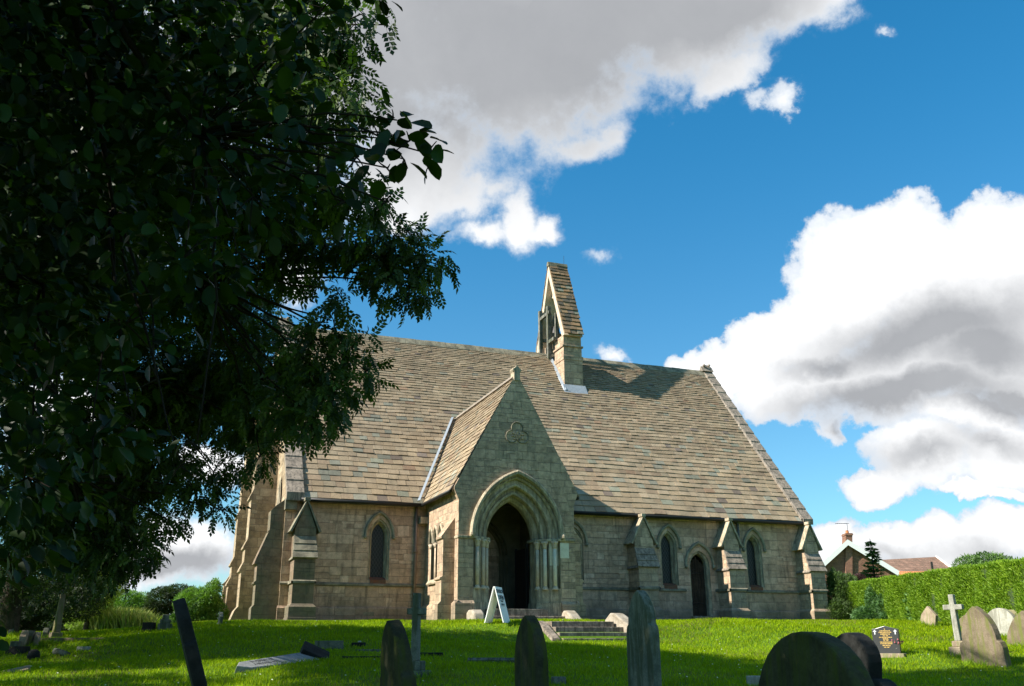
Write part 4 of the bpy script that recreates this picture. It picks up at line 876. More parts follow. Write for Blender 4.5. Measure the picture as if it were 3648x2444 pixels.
g_ = G(118, 2350); mb = MB(); mb.tube([(0, 0, -.05), (0, 0, .06), (0, 0, .15), (0, 0, .19)], [.08, .12, .10, .05], 12); tag(mb.build('stone_urn', MT['gdark'], None, loc=g_, smooth=True), 'dark rounded stone urn in the shaded grass at left', 'urn')
g_ = G(215, 2338); mb = MB(); mb.tube([(-.15, 0, .10), (.0, 0, .07), (.17, 0, .02)], [.06, .06, .055], 12); tag(mb.build('fallen_shaft', MT['ggrey'], None, loc=g_, rot=(0, 0, -.5), smooth=True), 'grey broken round shaft lying in the shaded grass', 'broken stone')
block('stone_fragment', (298, 2316), .24, .14, .07, 'gwhite', 'tiny white stone fragment in the shaded grass', 'stone', group='loose stones')
block('fallen_slab', (57, 2394), .40, .22, .04, 'gtan', 'tan slab tilted out of the grass in a patch of sun at far left', 'stone slab', rz=.3, rx=math.radians(16), ry=math.radians(-12), group='loose stones')
# mossy cross
def cross(px, pyt, pyb, label, mat, arm_y, arm_half, sh_w, tiers, rz=0, deg=0, th=.14, mat2=None):
    g_ = G(px, pyb); s = float((g_-vec(CX, CY, CZ))@_F); k = s/FPX*1.0; o = empty('stone_cross', g_, label, 'cross')
    z_ = lambda py: P(px, py, s)[2]-g_[2]
    mb = MB(); zb = z_(tiers[-1][1]); zt = z_(pyt); za = z_(arm_y); a = sh_w*k/2; t = th/2; ah = arm_half*k; b2 = a*1.0
    mb.prism([(-a*1.15, zb), (-a, za-b2), (-ah, za-b2), (-ah, za+b2), (-a, za+b2), (-a*.95, zt), (a*.95, zt), (a, za+b2), (ah, za+b2), (ah, za-b2), (a, za-b2), (a*1.15, zb)], -t, t)
    mb.build('cross_shaft', MT[mat], o, bevel=.012)
    for (hw_, py1, py0) in tiers: mb = MB(); mb.box(-hw_*k, hw_*k, -hw_*k*.8, hw_*k*.8, z_(py0)-(.1 if py0 >= pyb-1 else 0), z_(py1)); mb.build('base_step', MT[mat2 or mat], o, bevel=.015)
    o.matrix_world = Matrix.Translation(tuple(g_)) @ Matrix.Rotation(math.radians(deg), 4, Vector(tuple(_F))) @ Matrix.Rotation(-YAW+rz, 4, 'Z'); return o
cross(1478, 2113, 2412, 'tall mossy green stone cross behind the dark leaning headstone', 'ggrey', 2178, 31, 21, [(44, 2388, 2412), (28, 2354, 2388)], rz=math.radians(-22), th=.13)
cross(3424, 2118, 2334, 'pale stone cross on a stepped base standing in the sunny grass', 'gwhite', 2163, 31, 17, [(30, 2304, 2334), (20, 2283, 2304)], rz=math.radians(-40), deg=-1, th=.17, mat2='gtan')
# fallen inscribed pillar
g0, g1 = G(868, 2392), G(1105, 2350); m_ = (g0+g1)/2; dv = g1-g0; ln_ = float(np.linalg.norm(dv)); an_ = math.atan2(dv[1], dv[0])
o = empty('fallen_monument', m_, 'toppled grey tapered grave pillar lying with its dark base in the grass', 'fallen monument'); o.rotation_euler = (.34, -.05, an_)
mb = MB(); l2 = ln_/2; zt_ = .09
pts = [(-l2-.25, -.0), (-l2, -.13), (l2, -.20), (l2, .20), (-l2, .13)]
n = 5; mb.add([(x, y, -.06) for x, y in pts]+[(x, y, zt_) for x, y in pts], [tuple(range(n)), tuple(range(2*n-1, n-1, -1))]+[(i, i+n, (i+1) % n+n, (i+1) % n) for i in range(n)])
pil = mb.build('pillar', MT['gpale'], o, bevel=.012)
textmesh('inscription', 'IN MEMORY OF\nA BELOVED WIFE', .10, MT['gdark'], Matrix.Translation((-l2*.45, .04, zt_+.001)), pil, ext=.001)
mb = MB(); mb.box(-.24, .24, -.26, .26, -.05, .14); bb = mb.build('base', MT['gdark'], o, bevel=.015); bb.location = (l2+.18, .05, .03); bb.rotation_euler = (.15, -.12, .5)
block('grave_block', (1172, 2310), .56, .16, .15, 'ggrey', 'long grey stone block lying beyond the toppled pillar', 'stone block', rz=-.05)
block('grave_block', (1277, 2302), .28, .14, .075, 'gdark', 'small dark stone block with a white chip on it', 'stone block')
g_ = G(1277, 2302); mb = MB(); mb.ball((.02, 0, .088), (.04, .04, .022), 7, 4); tag(mb.build('stone_chip', MT['gwhite'], None, loc=g_), 'white chip of stone lying on the small dark block', 'stone')
KG = 'grave kerbs in the grass'
block('grave_kerb', (1320, 2322), .62, .08, .045, 'ggrey', 'pale grey kerb sunk in grass left of the leaning dark headstone', 'grave kerb', rz=.0, group=KG)
block('grave_kerb', (1290, 2346), .75, .08, .04, 'gdark', 'dark kerb nearly lost in the grass left of the leaning headstone', 'grave kerb', rz=.04, group=KG)
block('grave_kerb', (1535, 2336), .48, .09, .06, 'gdark', 'dark kerb sticking out of the grass right of the mossy cross', 'grave kerb', rz=.04, group=KG)
g_ = G(1760, 2362); mb = MB(); pts = [(-.5+q*.1, .16-.9*((q-3)/10)**2*(.4 if q < 3 else 1), .05) for q in range(11)]; mb.tube(pts, .05, 6); tag(mb.build('grave_kerb', MT['ggrey'], None, loc=g_, rot=(0, 0, -YAW)), 'curved stone kerb sunk in grass left of the dark rounded headstone', 'grave kerb', KG)
block('grave_block', (1990, 2436), .22, .2, .10, 'ggrey', 'small grey stone by the foot of the dark rounded headstone', 'stone block')
block('grave_block', (2690, 2440), .22, .2, .13, 'gwhite', 'pale stone lump at the left foot of the large round headstone', 'stone block')
# black granite headstone with gilt writing
g_ = G(3165, 2338); s = float((g_-vec(CX, CY, CZ))@_F); k = s/FPX; az = YAW+math.atan(1341/3120)
o = empty('granite_headstone', g_, 'polished black headstone with gold writing and two white crosses', 'headstone', 'gravestones in the churchyard')
rz_ = -az+math.radians(-12); wG = 84*k/math.cos(math.radians(12)); hG = P(3165, 2230, s)[2]-g_[2]
mb = MB(); mb.prism([(u, z) for u, z in outline('peak', wG, hG)], -.045, .045); sl_ = mb.build('slab', MT['granite'], o, bevel=.006)
mb = MB(); mb.box(-wG*.62, wG*.66, -.16, .14, -.12, .055); mb.build('base', MT['gtan'], o, bevel=.01)
lines = [('In', .055, .93), ('Loving Memory Of', .048, .875), ('A DEAR WIFE & MOTHER', .040, .825), ('ANNIE ROYLE', .055, .76), ('1923 - 1998', .038, .71), ('ALSO HER DEAR HUSBAND', .038, .66), ('SAMUEL', .055, .60), ('1921 - 2001', .038, .55), ('THEIR GRANDDAUGHTER', .038, .50), ('A DEAR WIFE & MOTHER', .038, .45), ('AMY ROYLE', .052, .385), ('1970 - 2006', .038, .33)]
for t_, sz, zz in lines:
    textmesh('lettering', t_, sz*hG/.95, MT['gold'], Matrix.Translation((0, -.047, zz*hG-.03)) @ Matrix.Rotation(math.pi/2, 4, 'X') @ Matrix.Diagonal((.9, 1, 1, 1)), sl_, ext=.0015, bold=.0012)
for sx in (-1, 1):
    mb = MB(); cx_ = sx*wG*.39; mb.box(cx_-.010, cx_+.010, -.05, -.046, hG*.72, hG*.87); mb.box(cx_-.032, cx_+.032, -.051, -.047, hG*.815, hG*.835); mb.build('cross_emblem', MT['white'], sl_)
o.rotation_euler = (0, 0, rz_)
fl = empty('flower_pot', g_+_R*.17-_F*.10+vec(0, 0, .055), 'small pot of faded red flowers at the foot of the black headstone', 'flowers')
mb = MB(); mb.tube([(0, 0, 0), (0, 0, .06), (0, 0, .10)], [.05, .06, .065], 10); mb.build('pot', MT['gwhite'], fl)
mb = MB()
for q in range(22): a = q*.7; r = random.uniform(.03, .14); mb.tube([(0, 0, .08), (r*.4*math.cos(a), r*.4*math.sin(a), .15), (r*math.cos(a), r*math.sin(a), .18+random.uniform(0, .09))], .004, 4); mb.ball((r*math.cos(a), r*math.sin(a), .2+random.uniform(0, .07)), .017, 5, 3)
mb.build('blooms', MT['flower'], fl)

# ------------------------------------------------------------------ houses beyond the hedge
def houseframe(s, px0):
    k = s/FPX/math.cos(0)
    return lambda px, py, dd=0: tuple(P(px, py, s)*(1)+_F*dd)
S1 = 88.0; q_ = lambda px, py, dd=0: Vector(tuple(P(px, py, S1)+_F*dd))
h1 = empty('brick_house', GP(3075, S1), 'brick house with white bargeboards and an outside chimney beyond the hedge', 'house')
def hpart(mb, name, mat, par, root, **kw):
    o = mb.build(name, mat, None, **kw); o.parent = par
    o.matrix_parent_inverse = Matrix.Translation(tuple(-root.location)) if par is root else Matrix.Identity(4); return o
DH = _F+_R*.50; DH = DH/np.linalg.norm(DH)
A_, Lf, Rt = q_(3022, 1940), q_(2932, 2022), q_(3215, 2058)
mb = MB(); lo1, lo2 = Vector(Lf), Vector(Rt); lo1.z = lo2.z = -.5
f5 = [lo1, Lf, A_, Rt, lo2]; bk = [p+Vector(tuple(DH*9)) for p in f5]; mb.add(f5+bk, [(0, 1, 2, 3, 4), (9, 8, 7, 6, 5)]+[(i, (i+1) % 5, (i+1) % 5+5, i+5) for i in range(5)]); hpart(mb, 'wall', MT['brick'], h1, h1)
def slab(mb, a, b_, dirv, th, dn):
    d = Vector(tuple(dirv)); t = Vector(tuple(dn))*th; mb.hexa([a, b_, b_+d, a+d, a+t, b_+t, b_+d+t, a+d+t])
upv = Vector((0, 0, 1)); back = Vector(tuple(DH*9.6)); fr = Vector(tuple(DH*-.45))
rt_ = []
for e, e2 in ((Lf+(Lf-A_)*.10, 'l'), (Rt+(Rt-A_)*.05, 'r')):
    mb = MB(); mb.hexa([e+fr, A_+fr, A_+back, e+back, e+fr+upv*.32, A_+fr+upv*.32, A_+back+upv*.32, e+back+upv*.32]); ro = hpart(mb, 'roof', MT['tile'], h1, h1)
    mb = MB(); d_ = Vector(tuple(_F*-.06)); mb.hexa([e+fr+d_*2-upv*.10, A_+fr+d_*2-upv*.10, A_+fr-d_, e+fr-d_, e+fr+d_*2+upv*.42, A_+fr+d_*2+upv*.42, A_+fr-d_+upv*.3, e+fr-d_+upv*.3]); hpart(mb, 'bargeboard', MT['white'], ro, h1)
def chim(pxl, pxr, pyt, pyb, dd, root, s_=S1, pot=True, breast=None):
    f = lambda px, py, d_: Vector(tuple(P(px, py, s_)+_F*d_)); mb = MB(); w_ = 1.0
    def bx(x0, x1, y0, y1, g=0): 
        a = [f(x0, y1, dd-g), f(x1, y1, dd-g), f(x1, y1, dd+w_+g), f(x0, y1, dd+w_+g), f(x0, y0, dd-g), f(x1, y0, dd-g), f(x1, y0, dd+w_+g), f(x0, y0, dd+w_+g)]
        for i in range(4, 8): a[i].z = a[4].z
        for i in range(4): a[i].z = a[0].z
        mb.hexa(a)
    bx(pxl, pxr, pyt, pyb); bx(pxl-2, pxr+2, pyt+2, pyt+8, .06)
    c = hpart(mb, 'chimney', MT['brick'], root, root)
    mb = MB(); p = f((pxl+pxr)/2, pyt, dd+.5); mb.tube([p, p+upv*.3], [.17, .14], 8); hpart(mb, 'chimney_pot', MT['orange'], c, root); return p
p_ = chim(3010, 3034, 1900, 2180, -.22, h1)
mb = MB(); mb.tube([p_+Vector((.1, 0, 0)), p_+Vector((.1, 0, 1.0))], .03, 4); R_ = Vector(tuple(_R)); mb.tube([p_+Vector((.1, 0, .95))-R_*1.1, p_+Vector((.1, 0, .95))+R_*.2], .02, 4)
for q in range(6): c = p_+Vector((.1, 0, .95))-R_*(1.0-.18*q); mb.tube([c+Vector(tuple(_F*.3)), c-Vector(tuple(_F*.3))], .012, 4)
hpart(mb, 'aerial', MT['iron'], h1, h1)
chim(3089, 3111, 1952, 2010, 3.0, h1)
S2 = 100.0; q2 = lambda px, py, dd=0: Vector(tuple(P(px, py, S2)+_F*dd))
h2 = empty('tiled_house', GP(3290, S2), 'house with a long brown tiled roof behind the spruce tree', 'house')
a, b_, c, d = q2(3160, 1992, 3), q2(3378, 1980, 3), q2(3392, 2062, -2), q2(3172, 2066, -2)
th = Vector((0, 0, .15)); mb = MB(); mb.hexa([d, c, b_, a, d+th, c+th, b_+th, a+th]); r2 = hpart(mb, 'roof', MT['tile'], h2, h2)
c2, d2 = c+Vector(tuple(_F*10)), d+Vector(tuple(_F*10)); mb = MB(); mb.hexa([d2, c2, b_, a, d2+th, c2+th, b_+th, a+th]); hpart(mb, 'roof', MT['tile'], h2, h2)
mb = MB(); v5 = [Vector(x) for x in (d, c, c2, d2)]; lo = [Vector((x.x, x.y, -.5)) for x in v5]; mb.hexa(lo+v5); mb.add([c, c2, b_], [(0, 1, 2)]); mb.add([d, d2, a], [(0, 1, 2)]); hpart(mb, 'wall', MT['brick'], h2, h2)
mb = MB(); rr = Vector(tuple(_R*.12)); mb.hexa([c, c+rr, b_+rr, b_, c+upv*.3, c+rr+upv*.3, b_+rr+upv*.3, b_+upv*.3]); hpart(mb, 'bargeboard', MT['white'], r2, h2)
p_ = q2(3311, 2035, -.8); mb = MB(); mb.tube([p_, p_+upv*.9], .12, 6); hpart(mb, 'vent_pipe', MT['iron'], r2, h2)
S3 = 66.0; q3 = lambda px, py, dd=0: Vector(tuple(P(px, py, S3)+_F*dd))
h3 = empty('tiled_shed', GP(3290, S3), 'outbuilding with a bright orange pantile roof just over the hedge', 'shed')
a, b_, c, d = q3(3236, 2041, 1.6), q3(3346, 2041, 1.6), q3(3360, 2064, 0), q3(3228, 2064, 0)
mb = MB(); mb.hexa([d, c, b_, a, d+th, c+th, b_+th, a+th])
for q in range(14): mb.tube([d.lerp(c, (q+.5)/14)+th*1.1, a.lerp(b_, (q+.5)/14)+th*1.1], .07, 6)
hpart(mb, 'roof', MT['orange'], h3, h3); mb = MB(); c2, d2 = c+Vector(tuple(_F*3.2)), d+Vector(tuple(_F*3.2)); v5 = [d, c, c2, d2]; mb.hexa([Vector((x.x, x.y, -.5)) for x in v5]+[Vector((x.x, x.y, d.z)) for x in v5]); hpart(mb, 'wall', MT['brick'], h3, h3)

# ------------------------------------------------------------------ foliage
def frames(D_, Nn):
    X = D_/np.linalg.norm(D_, axis=1, keepdims=True); Y = np.cross(Nn, X); Y /= np.linalg.norm(Y, axis=1, keepdims=True)+1e-9; return X, Y, np.cross(X, Y)
def scatter(name, C, D_, Nn, S, tv, tf, mat, cols, parent=None, smooth=False):
    X, Y, Z = frames(D_, Nn); tv = np.array(tv, float); k = len(tv)
    V = C[:, None]+S[:, None, None]*(tv[None, :, 0:1]*X[:, None]+tv[None, :, 1:2]*Y[:, None]+tv[None, :, 2:3]*Z[:, None])
    F = (np.arange(len(C))[:, None, None]*k+np.array(tf)[None]).reshape(-1, len(tf[0])); Cc = np.repeat(cols, k, 0)
    return fastmesh(name, V.reshape(-1, 3), F, mat, Cc, parent, smooth)
def rnd(n): v = RNG.normal(size=(n, 3)); return v/np.linalg.norm(v, axis=1, keepdims=True)
def palette(n, base, hi, spread=.25):
    t = RNG.random((n, 1))**1.5; c = np.array(base)*(1-t)+np.array(hi)*t; return c*(1+spread*(RNG.random((n, 1))-.5)*2)
def ash_template():
    V, F = [], []
    def leaflet(x, y, z, dx, dy, dz, l_, w_):
        w_ = w_*1.65; l_ = l_*random.uniform(.8, 1.15); dz += random.uniform(-.35, .15); d = np.array([dx, dy, dz]); d = d/np.linalg.norm(d); sd = np.cross([0, 0, 1], d); sd /= np.linalg.norm(sd); o = np.array([x, y, z]); i = len(V)
        V.extend([o, o+d*l_*.45+sd*w_/2+[0, 0, .01], o+d*l_-[0, 0, l_*.15], o+d*l_*.45-sd*w_/2+[0, 0, .01]]); F.append((i, i+1, i+2, i+3))
    for q in range(4):
        x = .25+q*.19; z = -.22*x*x
        for sg in (-1, 1): leaflet(x, 0, z, .65, sg*.8, -.25, .34-.01*q, .115)
    leaflet(.95, 0, -.20, 1, 0, -.45, .34, .12); i = len(V); V.extend([np.array([0, .006, 0]), np.array([0, -.006, 0]), np.array([1, -.003, -.22]), np.array([1, .003, -.22])]); F.append((i, i+1, i+2, i+3))
    return np.array(V), F
ASH = ash_template()
OV_T = (np.array([(0, 0, 0), (.30, .29, .06), (.30, 0, 0), (.30, -.29, .06), (.66, .31, .03), (.66, 0, -.05), (.66, -.31, .03), (1.0, 0, -.14), (.11, .16, .03), (.11, -.16, .03), (.89, .17, -.06), (.89, -.17, -.06)]),
        [(0, 8, 1, 2), (0, 2, 3, 9), (2, 1, 4, 5), (2, 5, 6, 3), (5, 4, 10, 7), (5, 7, 11, 6)])
LF_T = (np.array([(0, 0, 0), (.45, .28, .05), (1, 0, -.1), (.45, -.28, .05)]), [(0, 1, 2, 3)])
LF_S = (np.array([(0, 0, 0), (.4, .16, .03), (1, 0, -.15), (.4, -.16, .03), (0, 0, 0), (.3, .5, .0), (.2, .8, -.1), (.05, .4, .03), (0, 0, 0), (.1, -.4, .0), (.25, -.85, -.1), (.3, -.45, .03)]), [(0, 1, 2, 3), (4, 5, 6, 7), (8, 9, 10, 11)])
def inblobs(blobs, n, shell=.5):
    """n points spread through ellipsoids (centre, radii), denser to the rim; returns points and outward directions"""
    w_ = np.array([b[1][0]*b[1][2]*(b[1][1]**.5)*(b[2] if len(b) > 2 else 1) for b in blobs]); idx = RNG.choice(len(blobs), n, p=w_/w_.sum())
    c = np.array([b[0] for b in blobs])[idx]; r = np.array([b[1] for b in blobs])[idx]
    d = rnd(n); rr = RNG.random((n, 1))**shell; off = d*rr; M3 = np.stack([_R, _F, _U]); return c+(off*r)@M3, d@M3, idx
def pb(px, py, rx, ry, s, rd=None, w_=1):
    k = s/FPX; return (P(px, py, s), (rx*k, rd if rd else max(rx, ry)*k, ry*k), w_)
def limb(mb, a, b_, r0, r1, bend=.15, n=7):
    a, b_ = Vector(tuple(a)), Vector(tuple(b_)); l_ = (b_-a).length; pts = []; o1 = Vector((random.uniform(-1, 1), random.uniform(-1, 1), random.uniform(.2, 1)))*l_*bend
    for q in range(n+1):
        t = q/n; pts.append(a.lerp(b_, t)+o1*math.sin(math.pi*t)+Vector((random.uniform(-1, 1), random.uniform(-1, 1), random.uniform(-1, 1)))*l_*.012)
    mb.tube(pts, [r0+(r1-r0)*q/n for q in range(n+1)], 7); return pts
# --- ash tree, 11 to 15 m off, reaching over from the left
SA = 13.0
ashb = [pb(q[0], q[1], q[2]*1.06, q[3]*1.06, q[4]*(1.1-.24*float(ss(900, 500, q[1]))+.32*float(ss(1150, 850, q[0])*ss(900, 1250, q[1]))), *[v*1.3 for v in q[5:6]], *q[6:]) for q in ((1560, 930, 75, 45, 12.6, .4), (1480, 900, 110, 75, 12.8, .5), (1400, 840, 100, 75, 13), (1410, 1010, 85, 85, 12.8, .5), (1500, 1030, 60, 60, 12.8, .4), (1290, 870, 110, 70, 13, .6), (1340, 950, 80, 60, 13, .4), (1210, 1050, 42, 60, 12.5, .3, 1.2),
        (1160, 870, 120, 75, 13.2), (1190, 1150, 90, 55, 12.6, .5), (1260, 1230, 75, 65, 12.6, .5), (1300, 1330, 48, 40, 12.5, .3), (1130, 1260, 130, 95, 12.8), (1180, 1370, 95, 95, 12.6, .5), (1080, 1420, 140, 100, 12.8), (1110, 1500, 80, 60, 12.6, .4), (960, 1300, 160, 130, 13.2), (960, 1450, 130, 100, 13),
        (900, 1540, 80, 60, 12.8, .4), (930, 1620, 50, 55, 12.5, .3), (800, 1300, 180, 160, 13.6), (700, 1430, 180, 120, 13.4), (800, 1520, 90, 50, 13, .4), (560, 1350, 220, 200, 14), (850, 1120, 170, 110, 13.4), (980, 950, 160, 90, 13.4), (1010, 850, 160, 80, 13.6), (700, 1000, 220, 160, 14.2),
        (1300, 60, 50, 55, 12.6, .4), (1370, 70, 40, 50, 12.4, .25), (1230, 120, 90, 80, 12.8, .5), (1110, 60, 170, 130, 13), (1250, 300, 80, 60, 12.8, .4), (1190, 370, 100, 90, 12.8, .5), (1290, 380, 70, 60, 12.6, .4), (1080, 250, 160, 130, 13.2), (1040, 480, 200, 150, 13.4), (1270, 690, 110, 90, 13, .5), (1380, 760, 50, 40, 12.8, .3),
        (1120, 680, 150, 110, 13.4), (900, 700, 200, 150, 13.8), (760, 1680, 60, 45, 12.8, .4), (700, 1750, 90, 55, 12.8, .4), (600, 1850, 70, 40, 12.8, .3), (790, 1820, 40, 25, 12.6, .2), (560, 1640, 160, 110, 13.4), (450, 1800, 120, 90, 13.6), (490, 1960, 80, 50, 13.4, .4), (400, 1950, 150, 90, 13.8), (400, 2050, 70, 40, 13.6, .3), (300, 1600, 250, 200, 14.5), (250, 1850, 220, 150, 14.5), (830, 1660, 35, 60, 12.8, .3),
        (600, 600, 350, 300, 14.5), (250, 1000, 350, 350, 15), (900, 200, 300, 260, 14.2))]
# the rest of the crown, above and to the left of the view
ashb += [(L(-9.5, 14, 7.0), (2.8, 3.2, 2.6), .8), (L(-7.3, 11.2, 6.8), (2.2, 2.6, 2.2), .8), (L(-12, 14.5, 8.8), (3.2, 3.2, 2.6), .6), (L(-10.5, 11, 8.0), (3, 3, 2.6), .6), (L(-11.5, 17.5, 6.6), (3, 3.2, 2.8), .5), (L(-9, 8, 6.5), (2.6, 2.6, 2.4), .6), (L(-5.6, 9.6, 6.2), (1.8, 2.2, 1.4), .8), (L(-13, 19, 5.5), (2.6, 2.6, 2.4), .4), (L(-9.3, 5, 5.0), (2.6, 2.6, 2.2), .6), (L(-14.5, 14.6, 4.6), (1.8, 1.5, .9), .8), (L(-12.6, 11.5, 4.2), (1.6, 1.3, .8), .8), (L(-13.6, 17.2, 4.6), (1.3, 1.2, .9), .8)]  # last lobes added out of view to shade the left foreground
n = 66000; C, Dd, idx = inblobs(ashb, n, .42)
dirs = Dd*.7+rnd(n)*.7+np.array([0, 0, -.5]); nrm = np.array([0, 0, 1.0])+rnd(n)*.8
ash = empty('ash_tree', L(-13.6, 15.5, -1.2), 'large leafy ash tree with feathery leaves hanging over from the left', 'tree')
def reroot(o, root): o.parent = root; o.matrix_parent_inverse = Matrix.Translation(tuple(-Vector(root.location)))
S_ = RNG.uniform(.22, .36, n)
o = scatter('crown', C, dirs, nrm, S_, ASH[0], ASH[1], MT['leaf'], palette(n, (.018, .038, .009), (.075, .115, .018))); reroot(o, ash)
ar = L(-13.6, 15.5); ar[2] = float(gz(ar[0], ar[1])); mb = MB()
tp_ = ar+vec(.6, .2, 5.0); limb(mb, ar-vec(0, 0, .3), tp_, .42, .30, .02); tp2 = L(-9.0, 15.0, 8.6); limb(mb, tp_, tp2, .28, .12, .05)
hubs = [P(500, 1350, 18.5), P(700, 1000, 16), P(600, 600, 15.6), P(850, 200, 15.2), P(250, 1700, 18.5)]
for q, h_ in enumerate(hubs): limb(mb, tp_ if q in (0, 1, 4) else tp2, h_, .11, .05, .06)
mb.build('trunk', MT['bark'], None, smooth=True); o = bpy.data.objects['trunk']; reroot(o, ash); trunk_ash = o
mb = MB(); 
for b_ in ashb[:52]:
    c = b_[0]; h_ = min(hubs, key=lambda hh: np.linalg.norm(hh-c))
    if np.linalg.norm(h_-c) > .4: pts = limb(mb, h_, c, .035, .010, .06, 8)
    for _ in range(5):
        e = c+np.array([random.uniform(-1, 1), random.uniform(-1, 1), random.uniform(-1, 1)])*np.array([b_[1][0]]*3)*.7; limb(mb, c, e, .010, .004, .05, 4)
o = mb.build('branches', MT['twig'], None, smooth=True); reroot(o, ash)
# --- near tree: big glossy rounded leaves, three to five metres off
near = [pb(*q) for q in ((1530, 535, 45, 30, 3.2, .12, 3.2), (1460, 500, 70, 50, 3.2, .15, 2.4), (1400, 420, 45, 60, 3.2, .1, 2.4), (1440, 570, 60, 30, 3.2, .1, 2), (1350, 500, 90, 70, 3.3, .2), (1380, 600, 60, 35, 3.2, .15), (1370, 720, 35, 55, 3.2, .1, 1.1), (1270, 560, 130, 90, 3.4, .25), (1230, 720, 110, 80, 3.4, .2), (1100, 470, 180, 140, 3.5, .35), (1130, 620, 160, 120, 3.4, .3),
        (940, 330, 220, 190, 3.7, .5), (1050, 120, 170, 130, 3.7, .35), (1150, 30, 110, 60, 3.6, .25), (800, 120, 260, 200, 3.9, .5), (700, 480, 300, 260, 3.9, .6), (900, 700, 220, 150, 3.6, .35), (450, 300, 400, 350, 4.3, .8), (400, 750, 400, 280, 4.2, .8), (650, 920, 260, 140, 3.8, .4), (850, 900, 120, 70, 3.6, .25),
        (150, 400, 350, 600, 4.8, 1.0), (150, 1000, 320, 350, 4.5, .8), (450, 1150, 230, 150, 3.9, .4), (200, 1400, 260, 180, 4.1, .5), (560, 1350, 90, 60, 3.7, .2), (690, 1580, 60, 32, 3.5, .12, 1.2), (640, 1660, 80, 40, 3.6, .15), (330, 1560, 220, 110, 3.9, .35), (100, 1700, 200, 160, 4.2, .4), (480, 1500, 120, 60, 3.8, .2), (300, 1800, 90, 40, 4.0, .2))]
near += [(L(-2.6, 3.6, 2.2), (1.3, 1.5, 1.3), .6), (L(-3.2, 4.5, 1.0), (1.2, 1.5, 2.0), .5), (L(-1.9, 3.4, 3.0), (1.6, 1.6, .8), .6), (L(-3.2, 2.4, 1.4), (1.2, 1.4, 1.8), .4), (L(-.7, 3.6, 3.4), (1.2, 1.2, .6), .5), (L(-4.8, 1.6, 2.6), (1.6, 1.6, 1.6), .5), (L(-2.5, 2.9, 2.3), (.75, .8, .75), 1.2), (L(-3.4, 2.3, 2.9), (.9, .9, .8), 1.1), (L(-4.6, 4.2, 3.0), (1.4, 1.4, 1.4), .35)]  # unseen leaf clumps, several added to keep sun off the foreground headstones
n = 26000; C, Dd, idx = inblobs(near, n, .45)
dirs = Dd*.7+rnd(n)*.6+np.array([.15, 0, -.25]); nrm = np.array([-.1, -.2, 1.0])+rnd(n)*.75
nt = empty('broadleaf_tree', GP(-1500, 3.4), 'dark tree with large rounded leaves filling the upper left of the view', 'tree')
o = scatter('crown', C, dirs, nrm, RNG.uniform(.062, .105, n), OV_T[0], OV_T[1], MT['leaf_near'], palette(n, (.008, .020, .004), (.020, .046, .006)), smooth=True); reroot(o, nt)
tr = L(-2.9, 3.2); tr[2] = float(gz(tr[0], tr[1])); mb = MB(); t1_ = tr+vec(.1, 0, 2.6); limb(mb, tr-vec(0, 0, .3), t1_, .20, .15, .02); t2_ = L(-2.2, 3.6, 2.6); limb(mb, t1_, t2_, .14, .06, .05); mb.build('trunk', MT['bark'], None, smooth=True)
o = bpy.data.objects['trunk.001']; reroot(o, nt)
mb = MB(); nh = [P(150, 1000, 4.5), P(450, 300, 4.3), P(700, 480, 3.9), P(400, 750, 4.2)]
for h_ in nh: limb(mb, t1_ if h_[2] < 1.2 else t2_, h_, .025, .010, .06)
for b_ in near[:31]:
    c = b_[0]; h_ = min(nh, key=lambda hh: np.linalg.norm(hh-c))
    if np.linalg.norm(h_-c) > .12: limb(mb, h_, c, .009, .003, .05, 8)
    for _ in range(4): limb(mb, c, c+np.array([random.uniform(-1, 1) for _ in range(3)])*b_[1][0]*.8, .004, .0018, .05, 4)
o = mb.build('branches', MT['twig'], None, smooth=True); reroot(o, nt)
# --- generic leafy crown
def bushy(name, label, cat, blobs, n, size, mat, pal_, trunk=None, group=None, tpl=LF_T, up=.2, stem_r=.12, shell=.35, part='foliage'):
    base = blobs[0][0].copy(); base[2] = float(gz(base[0], base[1])); root = empty(name, base, label, cat, group)
    C, Dd, idx = inblobs(blobs, n, shell); dirs = Dd+rnd(n)*.8+np.array([0, 0, up]); nrm = Dd+rnd(n)*.6+np.array([0, 0, .4])
    o = scatter(part, C, dirs, nrm, RNG.uniform(size[0], size[1], n), tpl[0], tpl[1], MT[mat], palette(n, *pal_)); reroot(o, root)
    mb = MB(); cc = sum([b_[0] for b_ in blobs])/len(blobs); h = cc[2]-base[2]; mid = base+vec(0, 0, max(h*.5, .2)); limb(mb, base-vec(0, 0, .2), mid, stem_r, stem_r*.7, .03)
    for b_ in blobs: limb(mb, mid, b_[0], stem_r*.5, stem_r*.15, .08)
    o = mb.build('trunk', MT['bark'], None, smooth=True); reroot(o, root); return root
DK = ((.014, .028, .008), (.038, .064, .015)); MD = ((.07, .155, .022), (.17, .30, .045)); YL = ((.14, .21, .03), (.30, .36, .07))
bushy('dark_tree', 'dark spreading tree at the far left behind the leaning shaft', 'tree', [pb(*q) for q in ((100, 1800, 320, 190, 24), (330, 1880, 200, 130, 23), (470, 1900, 90, 75, 22.5), (430, 1990, 110, 60, 23), (100, 2000, 220, 130, 24), (60, 2120, 220, 80, 24.5), (250, 1650, 260, 160, 24))]+[(L(-16, 19, 4.5), (2.6, 2.6, 3.0)), (L(-19, 15.5, 5), (3, 2.4, 3.2)), (L(-17, 24, 4), (3, 2.4, 3))], 32000, (.09, .15), 'bush', DK, group='trees at the left of the churchyard', tpl=LF_S, stem_r=.3, part='crown')  # last blobs are unseen, added to shade the gravestones at left
